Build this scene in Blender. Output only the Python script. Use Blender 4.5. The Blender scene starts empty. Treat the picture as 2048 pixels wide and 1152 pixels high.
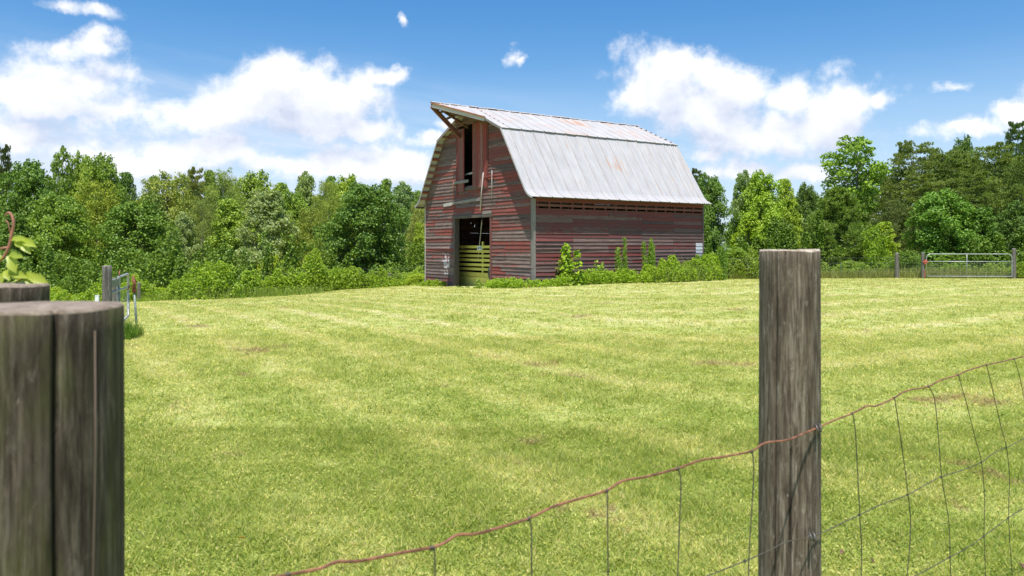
import bpy, math, random
import numpy as np
from mathutils import Vector
R = math.radians
scene = bpy.context.scene
COL = scene.collection

# ------------------------------------------------------------------ camera
F = 1600.0; HOR = 492.0; CAMZ = 1.6          # focal length and horizon in photo pixels (2048 wide)
cam_d = bpy.data.cameras.new("camera"); cam = bpy.data.objects.new("camera", cam_d); COL.objects.link(cam)
cam.location = (0, 0, CAMZ); cam.rotation_euler = (R(90), 0, 0)
cam_d.sensor_width = 36; cam_d.lens = F / 2048 * 36
cam_d.shift_y = -(576 - HOR) / 2048
cam_d.clip_start = 0.05; cam_d.clip_end = 2000
cam_d.dof.use_dof = True; cam_d.dof.focus_distance = 26; cam_d.dof.aperture_fstop = 8.0
scene.camera = cam
scene.view_settings.view_transform = 'Standard'; scene.view_settings.look = 'None'
scene.view_settings.gamma = 1; scene.view_settings.exposure = 0.66
scene.cycles.max_bounces = 6; scene.cycles.transparent_max_bounces = 4

# ------------------------------------------------------------------ sun
SUNV = Vector((0.113, 1.60, -4.7))           # the way the light travels
EL = math.asin(4.7 / SUNV.length)
sun_d = bpy.data.lights.new("sun", 'SUN'); sun = bpy.data.objects.new("sun", sun_d); COL.objects.link(sun)
sun_d.energy = 4.4; sun_d.angle = R(0.53); sun_d.color = (1.0, 0.955, 0.88)
sun.rotation_euler = SUNV.to_track_quat('-Z', 'Y').to_euler(); sun.location = (-5, -40, 120)

# ------------------------------------------------------------------ node helpers
class NT:
    def __init__(s, tree): s.t = tree; s.n = tree.nodes; s.l = tree.links
    def inp(s, sock, v):
        if v is None: return
        if isinstance(v, bpy.types.NodeSocket): s.l.new(v, sock)
        elif isinstance(v, (tuple, list)) and len(v) == 3 and sock.type == 'RGBA': sock.default_value = (*v, 1)
        else: sock.default_value = v
    def math(s, op, a, b=None, c=None, clamp=False):
        n = s.n.new('ShaderNodeMath'); n.operation = op; n.use_clamp = clamp
        s.inp(n.inputs[0], a); s.inp(n.inputs[1], b); s.inp(n.inputs[2], c); return n.outputs[0]
    def vec(s, op, a, b=None, c=None):
        n = s.n.new('ShaderNodeVectorMath'); n.operation = op
        s.inp(n.inputs[0], a); s.inp(n.inputs[1], b); s.inp(n.inputs[2], c)
        return n.outputs[1] if op in ('DOT_PRODUCT', 'LENGTH', 'DISTANCE') else n.outputs[0]
    def noise(s, vec, scale, detail=3, rough=0.5, dist=0.0, out=0):
        n = s.n.new('ShaderNodeTexNoise'); s.inp(n.inputs['Vector'], vec)
        n.inputs['Scale'].default_value = scale; n.inputs['Detail'].default_value = detail
        n.inputs['Roughness'].default_value = rough; n.inputs['Distortion'].default_value = dist
        return n.outputs[out]
    def ss(s, v, a, b, lo=0.0, hi=1.0):
        n = s.n.new('ShaderNodeMapRange'); n.interpolation_type = 'SMOOTHSTEP'
        s.inp(n.inputs[0], v); s.inp(n.inputs[1], a); s.inp(n.inputs[2], b)
        n.inputs[3].default_value = lo; n.inputs[4].default_value = hi; return n.outputs[0]
    def mix(s, f, a, b, mode='MIX'):
        n = s.n.new('ShaderNodeMix'); n.data_type = 'RGBA'; n.blend_type = mode
        s.inp(n.inputs[0], f); s.inp(n.inputs[6], a); s.inp(n.inputs[7], b); return n.outputs[2]
    def sep(s, v):
        n = s.n.new('ShaderNodeSeparateXYZ'); s.inp(n.inputs[0], v); return n.outputs
    def comb(s, x, y, z=0.0):
        n = s.n.new('ShaderNodeCombineXYZ'); s.inp(n.inputs[0], x); s.inp(n.inputs[1], y); s.inp(n.inputs[2], z); return n.outputs[0]
    def coord(s, k): return s.n.new('ShaderNodeTexCoord').outputs[k]
    def attr(s, name):
        n = s.n.new('ShaderNodeAttribute'); n.attribute_name = name; return n.outputs

# ------------------------------------------------------------------ world: nishita sky with cumulus set at azimuth/elevation
world = bpy.data.worlds.new("World"); scene.world = world; world.use_nodes = True
wt = NT(world.node_tree); wt.n.clear()
sky = wt.n.new('ShaderNodeTexSky'); sky.sky_type = 'NISHITA'; sky.sun_disc = False
sky.sun_elevation = EL; sky.sun_rotation = R(184); sky.air_density = 1.15; sky.dust_density = 0.35; sky.ozone_density = 2.6
hs = wt.n.new('ShaderNodeHueSaturation'); hs.inputs['Saturation'].default_value = 1.08; hs.inputs['Hue'].default_value = 0.505
hs.inputs['Value'].default_value = 1.12
d = wt.vec('NORMALIZE', wt.coord('Generated'))
dx, dy, dz = wt.sep(d)
az = wt.math('ARCTAN2', dx, dy); el = wt.math('ARCSINE', dz)
P = wt.comb(az, el, 0.0)
tint = wt.mix(wt.ss(el, 0.0, 0.34), (0.92, 0.96, 1.0), (0.50, 0.80, 0.98))
wt.l.new(wt.mix(1.0, sky.outputs[0], tint, 'MULTIPLY'), hs.inputs['Color'])
BL = [ # px, py, rx, ry, of the cumulus heaps
 (1325,172,125,84),(1470,182,105,60),(1560,190,85,50),(1270,195,80,50),(1360,125,70,50),(1395,235,110,35),
 (1640,235,125,72),(1700,195,75,48),(1500,285,150,42),(1430,262,90,40),(1560,240,90,55),(1770,190,54,30,.2),
 (1025,103,46,32,.50),(1045,112,40,16,.4),(820,33,20,28,.78),(135,12,100,24,.46),(120,102,80,36,.26),(190,88,55,34,.26),(230,150,90,40,.3),(320,210,120,40,.35),(60,260,60,30,.3),(700,210,220,90,.45),(900,240,60,40,.35),(1380,262,150,80,.45),
 (165,175,110,55),(70,195,110,50),(230,225,130,42),(95,225,120,30),
 (545,165,85,55),(560,205,185,62),(690,185,120,62),(450,225,125,50),(770,148,62,26),(640,250,150,40),
 (750,262,85,42),(855,280,50,30),(40,282,85,34),(400,300,190,38),(620,325,220,36),(780,330,110,36),(250,322,140,26),(740,345,160,30),
 (1925,250,95,24),(2015,232,60,28),(1930,162,62,20,.35),(1480,350,90,22),(1600,350,80,24),(1420,310,70,26),(2150,200,90,50),(-120,240,130,70),
]
def cloud_density(Pv):
    nz = wt.noise(Pv, 9.0, 7, 0.58, 0.15)
    nz2 = wt.noise(Pv, 30.0, 5, 0.6)
    wob = wt.noise(Pv, 13.0, 6, 0.62, 0.0, 1)
    Q = wt.vec('MULTIPLY_ADD', wt.vec('SUBTRACT', wob, (0.5, 0.5, 0.5)), (0.085, 0.060, 0.0), Pv)
    acc = None
    for (x, y, rx, ry, *ww) in BL:
        ca = math.atan((x - 1024) / F); ce = math.atan((HOR - y) / F * math.cos(ca))
        ia, ie = F / rx / 1.0, F / ry / 1.0
        v = wt.vec('MULTIPLY_ADD', Q, (ia, ie, 0), (-ca * ia, -ce * ie, 0))
        q = wt.vec('LENGTH', v)
        if ww: q = wt.math('ADD', q, ww[0])
        acc = q if acc is None else _smin(acc, q)
    b = wt.math('SUBTRACT', 1.0, acc)
    b = wt.math('ADD', b, wt.math('MULTIPLY', wt.math('SUBTRACT', nz, 0.5), 2.3))
    return wt.math('ADD', b, wt.math('MULTIPLY', wt.math('SUBTRACT', nz2, 0.5), 1.15))
def _smin(a, b):
    n = wt.n.new('ShaderNodeMath'); n.operation = 'SMOOTH_MIN'
    wt.l.new(a, n.inputs[0]); wt.l.new(b, n.inputs[1]); n.inputs[2].default_value = 0.22; return n.outputs[0]
D0 = cloud_density(P)
D1 = cloud_density(wt.vec('ADD', P, (-0.006, 0.032, 0)))
thick0 = wt.ss(D0, 0.3, 1.3)
cover = wt.ss(D0, -0.14, 0.66)
lit = wt.math('SUBTRACT', wt.math('ADD', 0.70, wt.math('MULTIPLY', wt.math('SUBTRACT', D0, D1), 0.80)), wt.math('MULTIPLY', thick0, 0.38), clamp=True)
thick = wt.ss(D0, 0.1, 1.6)
# thin cirrus veil, strongest low on the left
vn = wt.noise(wt.vec('MULTIPLY', wt.vec('ADD', P, wt.comb(0.0, wt.math('MULTIPLY', az, 0.12), 0.0)), (2.2, 16.0, 1.0)), 1.6, 6, 0.6, 0.4)
low = wt.ss(el, 0.26, 0.05)
left = wt.ss(az, 0.15, -0.35, 0.12, 1.0)
veil = wt.math('MULTIPLY', wt.math('MULTIPLY', wt.ss(vn, 0.36, 0.68), low), wt.math('MULTIPLY', left, 0.95))
horiz = wt.ss(el, 0.24, 0.02, 0.0, 0.60)
shade = wt.mix(lit, (4.7, 5.2, 6.6), (8.4, 8.45, 8.7))
skyv = wt.mix(horiz, hs.outputs[0], (4.4, 5.7, 8.0))
skyv = wt.mix(veil, skyv, (6.2, 6.7, 7.9))
full = wt.mix(wt.math('MULTIPLY', cover, 0.96), skyv, shade)
bg = wt.n.new('ShaderNodeBackground'); wt.l.new(full, bg.inputs[0]); bg.inputs[1].default_value = 0.085
wo = wt.n.new('ShaderNodeOutputWorld'); wt.l.new(bg.outputs[0], wo.inputs[0])

# ------------------------------------------------------------------ mesh helpers
def link(o, parent=None):
    COL.objects.link(o)
    if parent is not None: o.parent = parent
    return o
def tag(o, label=None, cat=None, group=None, kind=None):
    if label: o['label'] = label
    if cat: o['category'] = cat
    if group: o['group'] = group
    if kind: o['kind'] = kind
    return o
def empty(name, loc, rz=0.0):
    o = bpy.data.objects.new(name, None); COL.objects.link(o); o.empty_display_size = 0.2
    o.location = loc; o.rotation_euler = (0, 0, rz); return o
def npmesh(name, V, Fq, mat, parent=None, fattr=None, uv=None, smooth=False):
    """V (n,3); Fq (m,k) faces all of one size k"""
    V = np.asarray(V, dtype=np.float32); Fq = np.asarray(Fq, dtype=np.int32)
    m, k = Fq.shape
    me = bpy.data.meshes.new(name)
    me.vertices.add(len(V)); me.vertices.foreach_set('co', V.ravel())
    me.loops.add(m * k); me.loops.foreach_set('vertex_index', Fq.ravel())
    me.polygons.add(m); me.polygons.foreach_set('loop_start', np.arange(0, m * k, k, dtype=np.int32))
    me.polygons.foreach_set('loop_total', np.full(m, k, dtype=np.int32))
    if smooth: me.polygons.foreach_set('use_smooth', np.ones(m, dtype=bool))
    me.update(calc_edges=True)
    if fattr is not None:
        a = me.attributes.new('rnd', 'FLOAT', 'FACE'); a.data.foreach_set('value', np.asarray(fattr, dtype=np.float32))
    if uv is not None:
        u = me.uv_layers.new(name='UVMap'); u.data.foreach_set('uv', np.asarray(uv, dtype=np.float32).ravel())
    me.materials.append(mat)
    o = bpy.data.objects.new(name, me); return link(o, parent)

RNG = random.Random(7)
class MB:
    def __init__(s): s.v = []; s.f = []; s.uv = []; s.r = []; s.sm = []
    def face(s, idx, uvs, r=0.5, sm=False): s.f.append(tuple(idx)); s.uv.append(uvs); s.r.append(r); s.sm.append(sm)
    def hexa(s, p, ulen, r=None, w=0.1, t=0.03, off=None):
        """p: 8 points, end0 (4, going round) then end1 (4)"""
        if r is None: r = RNG.random()
        b = len(s.v); s.v += [tuple(q) for q in p]
        if off is None: off = RNG.random() * 50
        vv = [0, w, w + t, 2 * w + t, 2 * w + 2 * t]
        for i in range(4):
            j = (i + 1) % 4
            s.face((b+i, b+j, b+4+j, b+4+i), [(off, off+vv[i]), (off, off+vv[i+1]), (off+ulen, off+vv[i+1]), (off+ulen, off+vv[i])], r)
        s.face((b+3, b+2, b+1, b), [(off, off), (off, off+t), (off+w, off+t), (off+w, off)], r)
        s.face((b+4, b+5, b+6, b+7), [(off, off), (off, off+t), (off+w, off+t), (off+w, off)], r)
    def beam(s, p0, p1, w, t, side=(0, 0, 1), r=None):
        """a board from p0 to p1, w wide along side, t thick across"""
        p0, p1 = Vector(p0), Vector(p1); ax = (p1 - p0); L = ax.length; ax.normalize()
        sd = Vector(side); sd = (sd - ax * sd.dot(ax))
        if sd.length < 1e-5: sd = ax.orthogonal()
        sd.normalize(); n = ax.cross(sd)
        c = [(-w/2, -t/2), (w/2, -t/2), (w/2, t/2), (-w/2, t/2)]
        s.hexa([p0 + sd*a + n*b for a, b in c] + [p1 + sd*a + n*b for a, b in c], L, r, w, t)
    def box(s, lo, hi, r=None):
        lo, hi = Vector(lo), Vector(hi); dd = hi - lo
        k = max(range(3), key=lambda i: dd[i]); c = (lo + hi) / 2
        a = c.copy(); b = c.copy(); a[k] = lo[k]; b[k] = hi[k]
        i, j = [q for q in range(3) if q != k]
        sd = Vector((0, 0, 0)); sd[i] = 1
        s.beam(a, b, dd[i], dd[j], sd, r)
    def tube(s, pts, rad, seg=6, caps=True, r=None):
        pts = [Vector(p) for p in pts]; n = len(pts)
        if not hasattr(rad, '__len__'): rad = [rad] * n
        if r is None: r = RNG.random()
        b = len(s.v); ref = None; L = 0; Ls = []
        for i, p in enumerate(pts):
            if i: L += (p - pts[i-1]).length
            Ls.append(L)
            d = (pts[min(i+1, n-1)] - pts[max(i-1, 0)]).normalized()
            if ref is None: ref = d.orthogonal().normalized()
            ref = (ref - d * ref.dot(d)).normalized(); q = d.cross(ref)
            for k in range(seg):
                a = 2 * math.pi * k / seg; s.v.append(tuple(p + (ref * math.cos(a) + q * math.sin(a)) * rad[i]))
        off = RNG.random() * 20
        for i in range(n - 1):
            for k in range(seg):
                k2 = (k + 1) % seg; c = 2 * math.pi * rad[i] / seg
                s.face((b+i*seg+k, b+i*seg+k2, b+(i+1)*seg+k2, b+(i+1)*seg+k),
                       [(off+Ls[i], off+c*k), (off+Ls[i], off+c*(k+1)), (off+Ls[i+1], off+c*(k+1)), (off+Ls[i+1], off+c*k)], r, True)
        if caps:
            s.face([b + k for k in range(seg)][::-1], [(off, off)] * seg, r)
            s.face([b + (n-1)*seg + k for k in range(seg)], [(off, off)] * seg, r)
    def build(s, name, mat, parent=None, bevel=0):
        me = bpy.data.meshes.new(name); me.from_pydata(s.v, [], s.f)
        a = me.attributes.new('rnd', 'FLOAT', 'FACE'); a.data.foreach_set('value', s.r)
        u = me.uv_layers.new(name='UVMap'); u.data.foreach_set('uv', [c for f in s.uv for q in f for c in q])
        me.polygons.foreach_set('use_smooth', s.sm); me.materials.append(mat); me.update()
        o = bpy.data.objects.new(name, me)
        if bevel:
            m = o.modifiers.new('bevel', 'BEVEL'); m.width = bevel; m.segments = 1
        return link(o, parent)
def at(px, py, Y):
    """the place in the world at distance Y seen at a photo pixel"""
    return Vector(((px - 1024) / F * Y, Y, CAMZ - (py - HOR) / F * Y))

# value noise in numpy
def _h(ix, iy, s):
    n = (ix.astype(np.int64) * 374761393 + iy.astype(np.int64) * 668265263 + s * 974634777) & 0x7fffffff
    n = ((n ^ (n >> 13)) * 1274126177) & 0x7fffffff
    return ((n ^ (n >> 16)) & 0xffff) / 65535.0
def vnoise(x, y, s=0):
    x = np.asarray(x, float); y = np.asarray(y, float)
    ix = np.floor(x); iy = np.floor(y); fx = x - ix; fy = y - iy
    fx = fx*fx*(3-2*fx); fy = fy*fy*(3-2*fy)
    a = _h(ix, iy, s); b = _h(ix+1, iy, s); c = _h(ix, iy+1, s); e = _h(ix+1, iy+1, s)
    return (a*(1-fx)+b*fx)*(1-fy)+(c*(1-fx)+e*fx)*fy
def fbm(x, y, s=0, o=4):
    t = 0; amp = 0.5
    for i in range(o): t = t + amp * vnoise(x * 2**i, y * 2**i, s + i); amp *= 0.5
    return t

# ------------------------------------------------------------------ materials
def newmat(name):
    m = bpy.data.materials.new(name); m.use_nodes = True; t = NT(m.node_tree); t.n.clear()
    o = t.n.new('ShaderNodeOutputMaterial'); b = t.n.new('ShaderNodeBsdfPrincipled'); t.l.new(b.outputs[0], o.inputs[0])
    return m, t, b, o
def bump(t, b, h, strength=0.4, dist=0.01):
    n = t.n.new('ShaderNodeBump'); n.inputs['Strength'].default_value = strength; n.inputs['Distance'].default_value = dist
    t.l.new(h, n.inputs['Height']); t.l.new(n.outputs[0], b.inputs['Normal'])
def plain(name, c, rough=0.6, metal=0.0, var=0.25, scale=6.0):
    m, t, b, o = newmat(name)
    n = t.noise(t.coord('Object'), scale, 5, 0.6)
    cc = t.mix(t.ss(n, 0.3, 0.7), tuple(x * (1 - var) for x in c), tuple(min(1, x * (1 + var)) for x in c))
    t.l.new(cc, b.inputs['Base Color']); b.inputs['Roughness'].default_value = rough; b.inputs['Metallic'].default_value = metal
    return m
def siding(name, red, dark, grey, paint=0.5, smear=False, bright=1.0):
    """weathered painted clapboard: flaking paint over grey wood, differing board by board"""
    m, t, b, o = newmat(name)
    uv = t.coord('UV'); rn = t.attr('rnd')[2]
    grain = t.noise(t.vec('MULTIPLY', uv, (1.6, 60.0, 1)), 1.0, 6, 0.65)
    flake = t.noise(t.vec('MULTIPLY', uv, (2.2, 9.0, 1)), 1.5, 8, 0.72, 0.3)
    big = t.noise(t.coord('Object'), 0.55, 3, 0.5)
    th = t.math('ADD', t.math('MULTIPLY', rn, 0.72), t.math('MULTIPLY', big, 0.60))
    pm = t.math('ADD', flake, t.math('SUBTRACT', th, 1.13 - paint * 0.5))
    mask = t.ss(pm, 0.43, 0.60)
    wood = t.mix(t.ss(grain, 0.32, 0.68), dark, grey)
    wood = t.mix(t.ss(t.math('FRACT', t.math('MULTIPLY', rn, 7.3)), 0.2, 0.95, 0.0, 0.55), wood, tuple(x * 0.45 for x in dark))
    wood = t.mix(t.ss(grain, 0.60, 0.78, 0, .6), wood, tuple(min(.6, x*1.7) for x in grey))
    redc = t.mix(t.ss(grain, 0.3, 0.75), tuple(x * 0.6 for x in red), red)
    redc = t.mix(t.math('FRACT', t.math('MULTIPLY', rn, 13.7)), redc, tuple(x * y for x, y in zip(red, (0.62, 0.85, 0.9))))
    c = t.mix(t.math('MULTIPLY', mask, 0.9), wood, redc)
    if smear:
        ob = t.coord('Object')
        w = t.vec('MULTIPLY', t.vec('SUBTRACT', ob, (0.0, 6.95, 0.85)), (1.0, 1.9, 1.1))
        sm = t.math('SUBTRACT', 1.0, t.vec('LENGTH', w))
        sm = t.ss(t.math('ADD', sm, t.math('MULTIPLY', t.math('SUBTRACT', t.noise(ob, 5.0, 5, 0.7), 0.5), 3.2)), 0.45, 0.9, 0, 0.8)
        c = t.mix(sm, c, (0.60, 0.55, 0.58))
    t.l.new(c, b.inputs['Base Color']); b.inputs['Roughness'].default_value = 0.82; b.inputs['Specular IOR Level'].default_value = 0.25
    bump(t, b, t.math('ADD', grain, t.math('MULTIPLY', mask, 0.25)), 0.5, 0.006)
    return m
def timber(name, c1, c2, rough=0.85, gs=(2.0, 45.0)):
    m, t, b, o = newmat(name)
    uv = t.coord('UV'); rn = t.attr('rnd')[2]
    g = t.noise(t.vec('MULTIPLY', uv, (gs[0], gs[1], 1)), 1.0, 6, 0.65)
    c = t.mix(t.ss(g, 0.3, 0.7), c1, c2)
    c = t.mix(t.math('MULTIPLY', rn, 0.45), c, tuple(x * 0.5 for x in c1))
    t.l.new(c, b.inputs['Base Color']); b.inputs['Roughness'].default_value = rough; bump(t, b, g, 0.5, 0.005)
    return m
def leafmat(name, transl=0.3, rough=0.45, spec=0.35, tintamt=0.5, pale=0.0):
    """leaf colour comes from each tree's own object colour, varied leaf by leaf"""
    m, t, b, o = newmat(name)
    oi = t.n.new('ShaderNodeObjectInfo'); col = oi.outputs['Color']; rn = t.attr('rnd')[2]
    a = t.mix(1.0, col, (0.60, 0.68, 0.6), 'MULTIPLY'); bb = t.mix(1.0, col, (1.45, 1.30, 1.15), 'MULTIPLY')
    c = t.mix(rn, a, bb)
    big = t.noise(t.coord('Object'), 0.45, 3, 0.5)
    c = t.mix(t.ss(big, 0.3, 0.7, 0, 0.35), c, t.mix(1.0, c, (1.15, 1.06, 0.7), 'MULTIPLY'))
    if pale:
        g = t.n.new('ShaderNodeNewGeometry')
        c = t.mix(t.math('MULTIPLY', g.outputs['Backfacing'], pale), c, (0.25, 0.31, 0.16))
    t.l.new(c, b.inputs['Base Color']); b.inputs['Roughness'].default_value = rough; b.inputs['Specular IOR Level'].default_value = spec
    tr = t.n.new('ShaderNodeBsdfTranslucent'); t.l.new(t.mix(1.0, c, (1.2, 1.35, 0.6), 'MULTIPLY'), tr.inputs[0])
    mx = t.n.new('ShaderNodeMixShader'); mx.inputs[0].default_value = transl
    t.l.new(b.outputs[0], mx.inputs[1]); t.l.new(tr.outputs[0], mx.inputs[2]); t.l.new(mx.outputs[0], o.inputs[0])
    return m

M = {}
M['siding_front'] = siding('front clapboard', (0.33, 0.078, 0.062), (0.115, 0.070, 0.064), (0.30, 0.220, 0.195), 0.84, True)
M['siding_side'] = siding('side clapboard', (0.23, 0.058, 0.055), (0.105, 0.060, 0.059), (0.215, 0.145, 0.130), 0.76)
M['red_paint'] = siding('red painted boards', (0.34, 0.065, 0.055), (0.20, 0.07, 0.06), (0.32, 0.19, 0.18), 1.0)
M['slat_paint'] = siding('faded red slats', (0.21, 0.058, 0.05), (0.15, 0.045, 0.04), (0.20, 0.10, 0.085), 1.0)
M['grey_wood'] = timber('weathered grey wood', (0.17, 0.145, 0.135), (0.36, 0.33, 0.31))
M['dark_wood'] = timber('old dark wood', (0.07, 0.055, 0.048), (0.17, 0.14, 0.12))
M['inner_wood'] = timber('shade-darkened inner wood', (0.02, 0.016, 0.014), (0.05, 0.04, 0.035))  # near-black tone puts the barn's inside shade into the wood colour
M['brown_wood'] = timber('brown rafter wood', (0.10, 0.05, 0.035), (0.24, 0.13, 0.09))
M['pale_wood'] = timber('sun bleached wood', (0.40, 0.36, 0.33), (0.66, 0.62, 0.58))
M['white_paint'] = siding('whitewashed boards', (0.75, 0.75, 0.78), (0.35, 0.34, 0.36), (0.6, 0.6, 0.63), 0.95)
M['yellow'] = timber('yellow painted boards', (0.68, 0.58, 0.10), (0.90, 0.80, 0.20), 0.7)
M['staple'] = plain('dull staple steel', (0.16, 0.155, 0.15), 0.5, 0.5, .3, 60)
M['galv'] = plain('galvanised pipe', (0.38, 0.40, 0.38), 0.45, 0.35, 0.2)
M['teal_pipe'] = plain('greenish weathered pipe', (0.19, 0.23, 0.20), 0.55, 0.2, 0.35, 30)
M['rust'] = plain('rusty steel', (0.30, 0.11, 0.06), 0.8, 0.1, 0.5, 40)
M['red_hinge'] = plain('red hinge', (0.45, 0.10, 0.07), 0.6, 0, 0.3, 30)
M['wire'] = plain('dull fence wire', (0.085, 0.075, 0.055), 0.7, 0.1, 0.3, 60)
M['rubber'] = plain('grey tyre rubber', (0.075, 0.08, 0.09), 0.8, 0, 0.3, 12)
M['white'] = plain('white plate', (0.7, 0.72, 0.72), 0.5)
M['ink'] = plain('black ink', (0.03, 0.03, 0.03), 0.6)
M['bark'] = timber('grey bark', (0.09, 0.075, 0.06), (0.24, 0.21, 0.18))
M['pale_bark'] = timber('pale bark', (0.22, 0.20, 0.17), (0.45, 0.42, 0.37))
M['tpost'] = plain('green steel post', (0.10, 0.16, 0.09), 0.6, 0.1, 0.3, 20)

# rusty red top wire
m, t, b, o = newmat('red rusted top wire'); n = t.noise(t.coord('Object'), 45, 5, 0.65)
c = t.mix(t.ss(n, 0.35, 0.65), (0.12, 0.042, 0.026), (0.33, 0.135, 0.075)); t.l.new(c, b.inputs['Base Color']); b.inputs['Roughness'].default_value = 0.6
M['top_wire'] = m

# galvanised roof sheets with rust running down the slope (UV: u along the ridge, v down the slope)
def roofmat(name, rustlo, rusthi, grey):
    m, t, b, o = newmat(name); uv = t.coord('UV'); rn = t.attr('rnd')[2]
    base = t.noise(t.vec('MULTIPLY', uv, (5.0, 1.1, 1)), 1.0, 5, 0.6)
    c = t.mix(t.ss(base, 0.3, 0.7), tuple(x * 0.82 for x in grey), grey)
    c = t.mix(t.math('MULTIPLY', rn, 0.30), c, tuple(x * 0.80 for x in grey))
    u, v, _ = t.sep(uv)
    # grime in the seams between sheets
    fr = t.math('ABSOLUTE', t.math('SUBTRACT', t.math('FRACT', t.math('DIVIDE', u, 0.6)), 0.5))
    seam = t.math('MULTIPLY', t.ss(fr, 0.43, 0.485), t.ss(t.noise(t.vec('MULTIPLY', uv, (2.6, 0.9, 1)), 2.0, 3), 0.25, 0.62, .45, 1))
    c = t.mix(t.math('MULTIPLY', seam, 0.52), c, (0.24, 0.185, 0.165))
    st = t.noise(t.vec('MULTIPLY', uv, (6.5, 0.42, 1)), 1.3, 6, 0.65, 0.1)
    reg = t.noise(t.vec('MULTIPLY', uv, (0.35, 0.6, 1)), 1.2, 3)
    rust = t.ss(t.math('ADD', st, t.math('MULTIPLY', t.math('SUBTRACT', reg, 0.5), 0.75)), rustlo, rusthi, 0.0, 0.85)
    c = t.mix(rust, c, t.mix(t.ss(base, 0.35, 0.65), (0.42, 0.21, 0.11), (0.55, 0.36, 0.24)))
    t.l.new(c, b.inputs['Base Color']); b.inputs['Roughness'].default_value = 0.55; b.inputs['Metallic'].default_value = 0.0
    b.inputs['Specular IOR Level'].default_value = 0.5
    dents = t.noise(t.vec('MULTIPLY', uv, (3.0, 0.8, 1)), 1.5, 3)
    bump(t, b, dents, 0.35, 0.03)
    return m
M['roof_upper'] = roofmat('rust streaked roof sheets', 0.50, 0.72, (0.48, 0.465, 0.46))
M['roof_lower'] = roofmat('galvanised roof sheets', 0.58, 0.80, (0.455, 0.44, 0.445))
# ------------------------------------------------------------------ terrain
CP = np.array([(0,0,0),(-4,3,0),(4,3,0),(0,8,0.0),(-7.2,14,0.0),(5,12,0.02),(12,18,0.05),(-2,20,0.04),(0,27,-0.02),(-12,24,-.35),(-6,28,-.2),
 (0.9,32,-0.02),(0,30.5,-.08),(-1.5,34.4,-.24),(-4.3,39.4,-.34),(9,37.5,0.02),(8,34,0.03),(12.5,42,-.18),(24,43,-.18),(22,46,-.2),(30,40,-.1),(16,30,0.0),
 (-9.4,45,-.88),(-6.9,46,-.83),(-10.1,38.5,-.72),(-13.2,35,-.78),(-16.3,36,-.9),(-22,38,-1.2),(-17,50,-1.7),(-30,60,-2.6),(0,60,-1.2),(20,60,-.7),(40,60,-.6),
 (-45,85,-4),(0,90,-2),(45,90,-1),(-40,10,-.3),(40,10,0),(-25,0,0),(25,0,0),(0,-25,0),(-150,150,-5),(150,150,-2),(0,160,-4),(-150,-60,0),(150,-60,0),(150,30,0),(-150,40,-2)], float)
def _U(r2): return np.where(r2 > 1e-9, r2 * np.log(np.maximum(r2, 1e-9)), 0) * 0.5
_n = len(CP); _K = _U(((CP[:, None, :2] - CP[None, :, :2])**2).sum(-1)) + np.eye(_n) * 2.0
_P = np.c_[np.ones(_n), CP[:, :2]]
_A = np.zeros((_n+3, _n+3)); _A[:_n, :_n] = _K; _A[:_n, _n:] = _P; _A[_n:, :_n] = _P.T
_w = np.linalg.solve(_A, np.r_[CP[:, 2], 0, 0, 0])
def gz(x, y):
    x = np.asarray(x, float); y = np.asarray(y, float); sh = x.shape; x = x.ravel(); y = y.ravel()
    z = _w[_n] + _w[_n+1]*x + _w[_n+2]*y
    for i in range(_n): z = z + _w[i] * _U((x-CP[i,0])**2 + (y-CP[i,1])**2)
    far = np.clip((np.hypot(x, y) - 130) / 80, 0, 1)
    z = z*(1-far) - 3*far
    z = z + 0.05*(fbm(x*0.35+9, y*0.35, 3, 3)-0.44) + 0.018*(fbm(x*2.1, y*2.1+4, 5, 2)-0.37)
    return z.reshape(sh)
def g1(x, y): return float(gz(np.array([x]), np.array([y]))[0])

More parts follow.
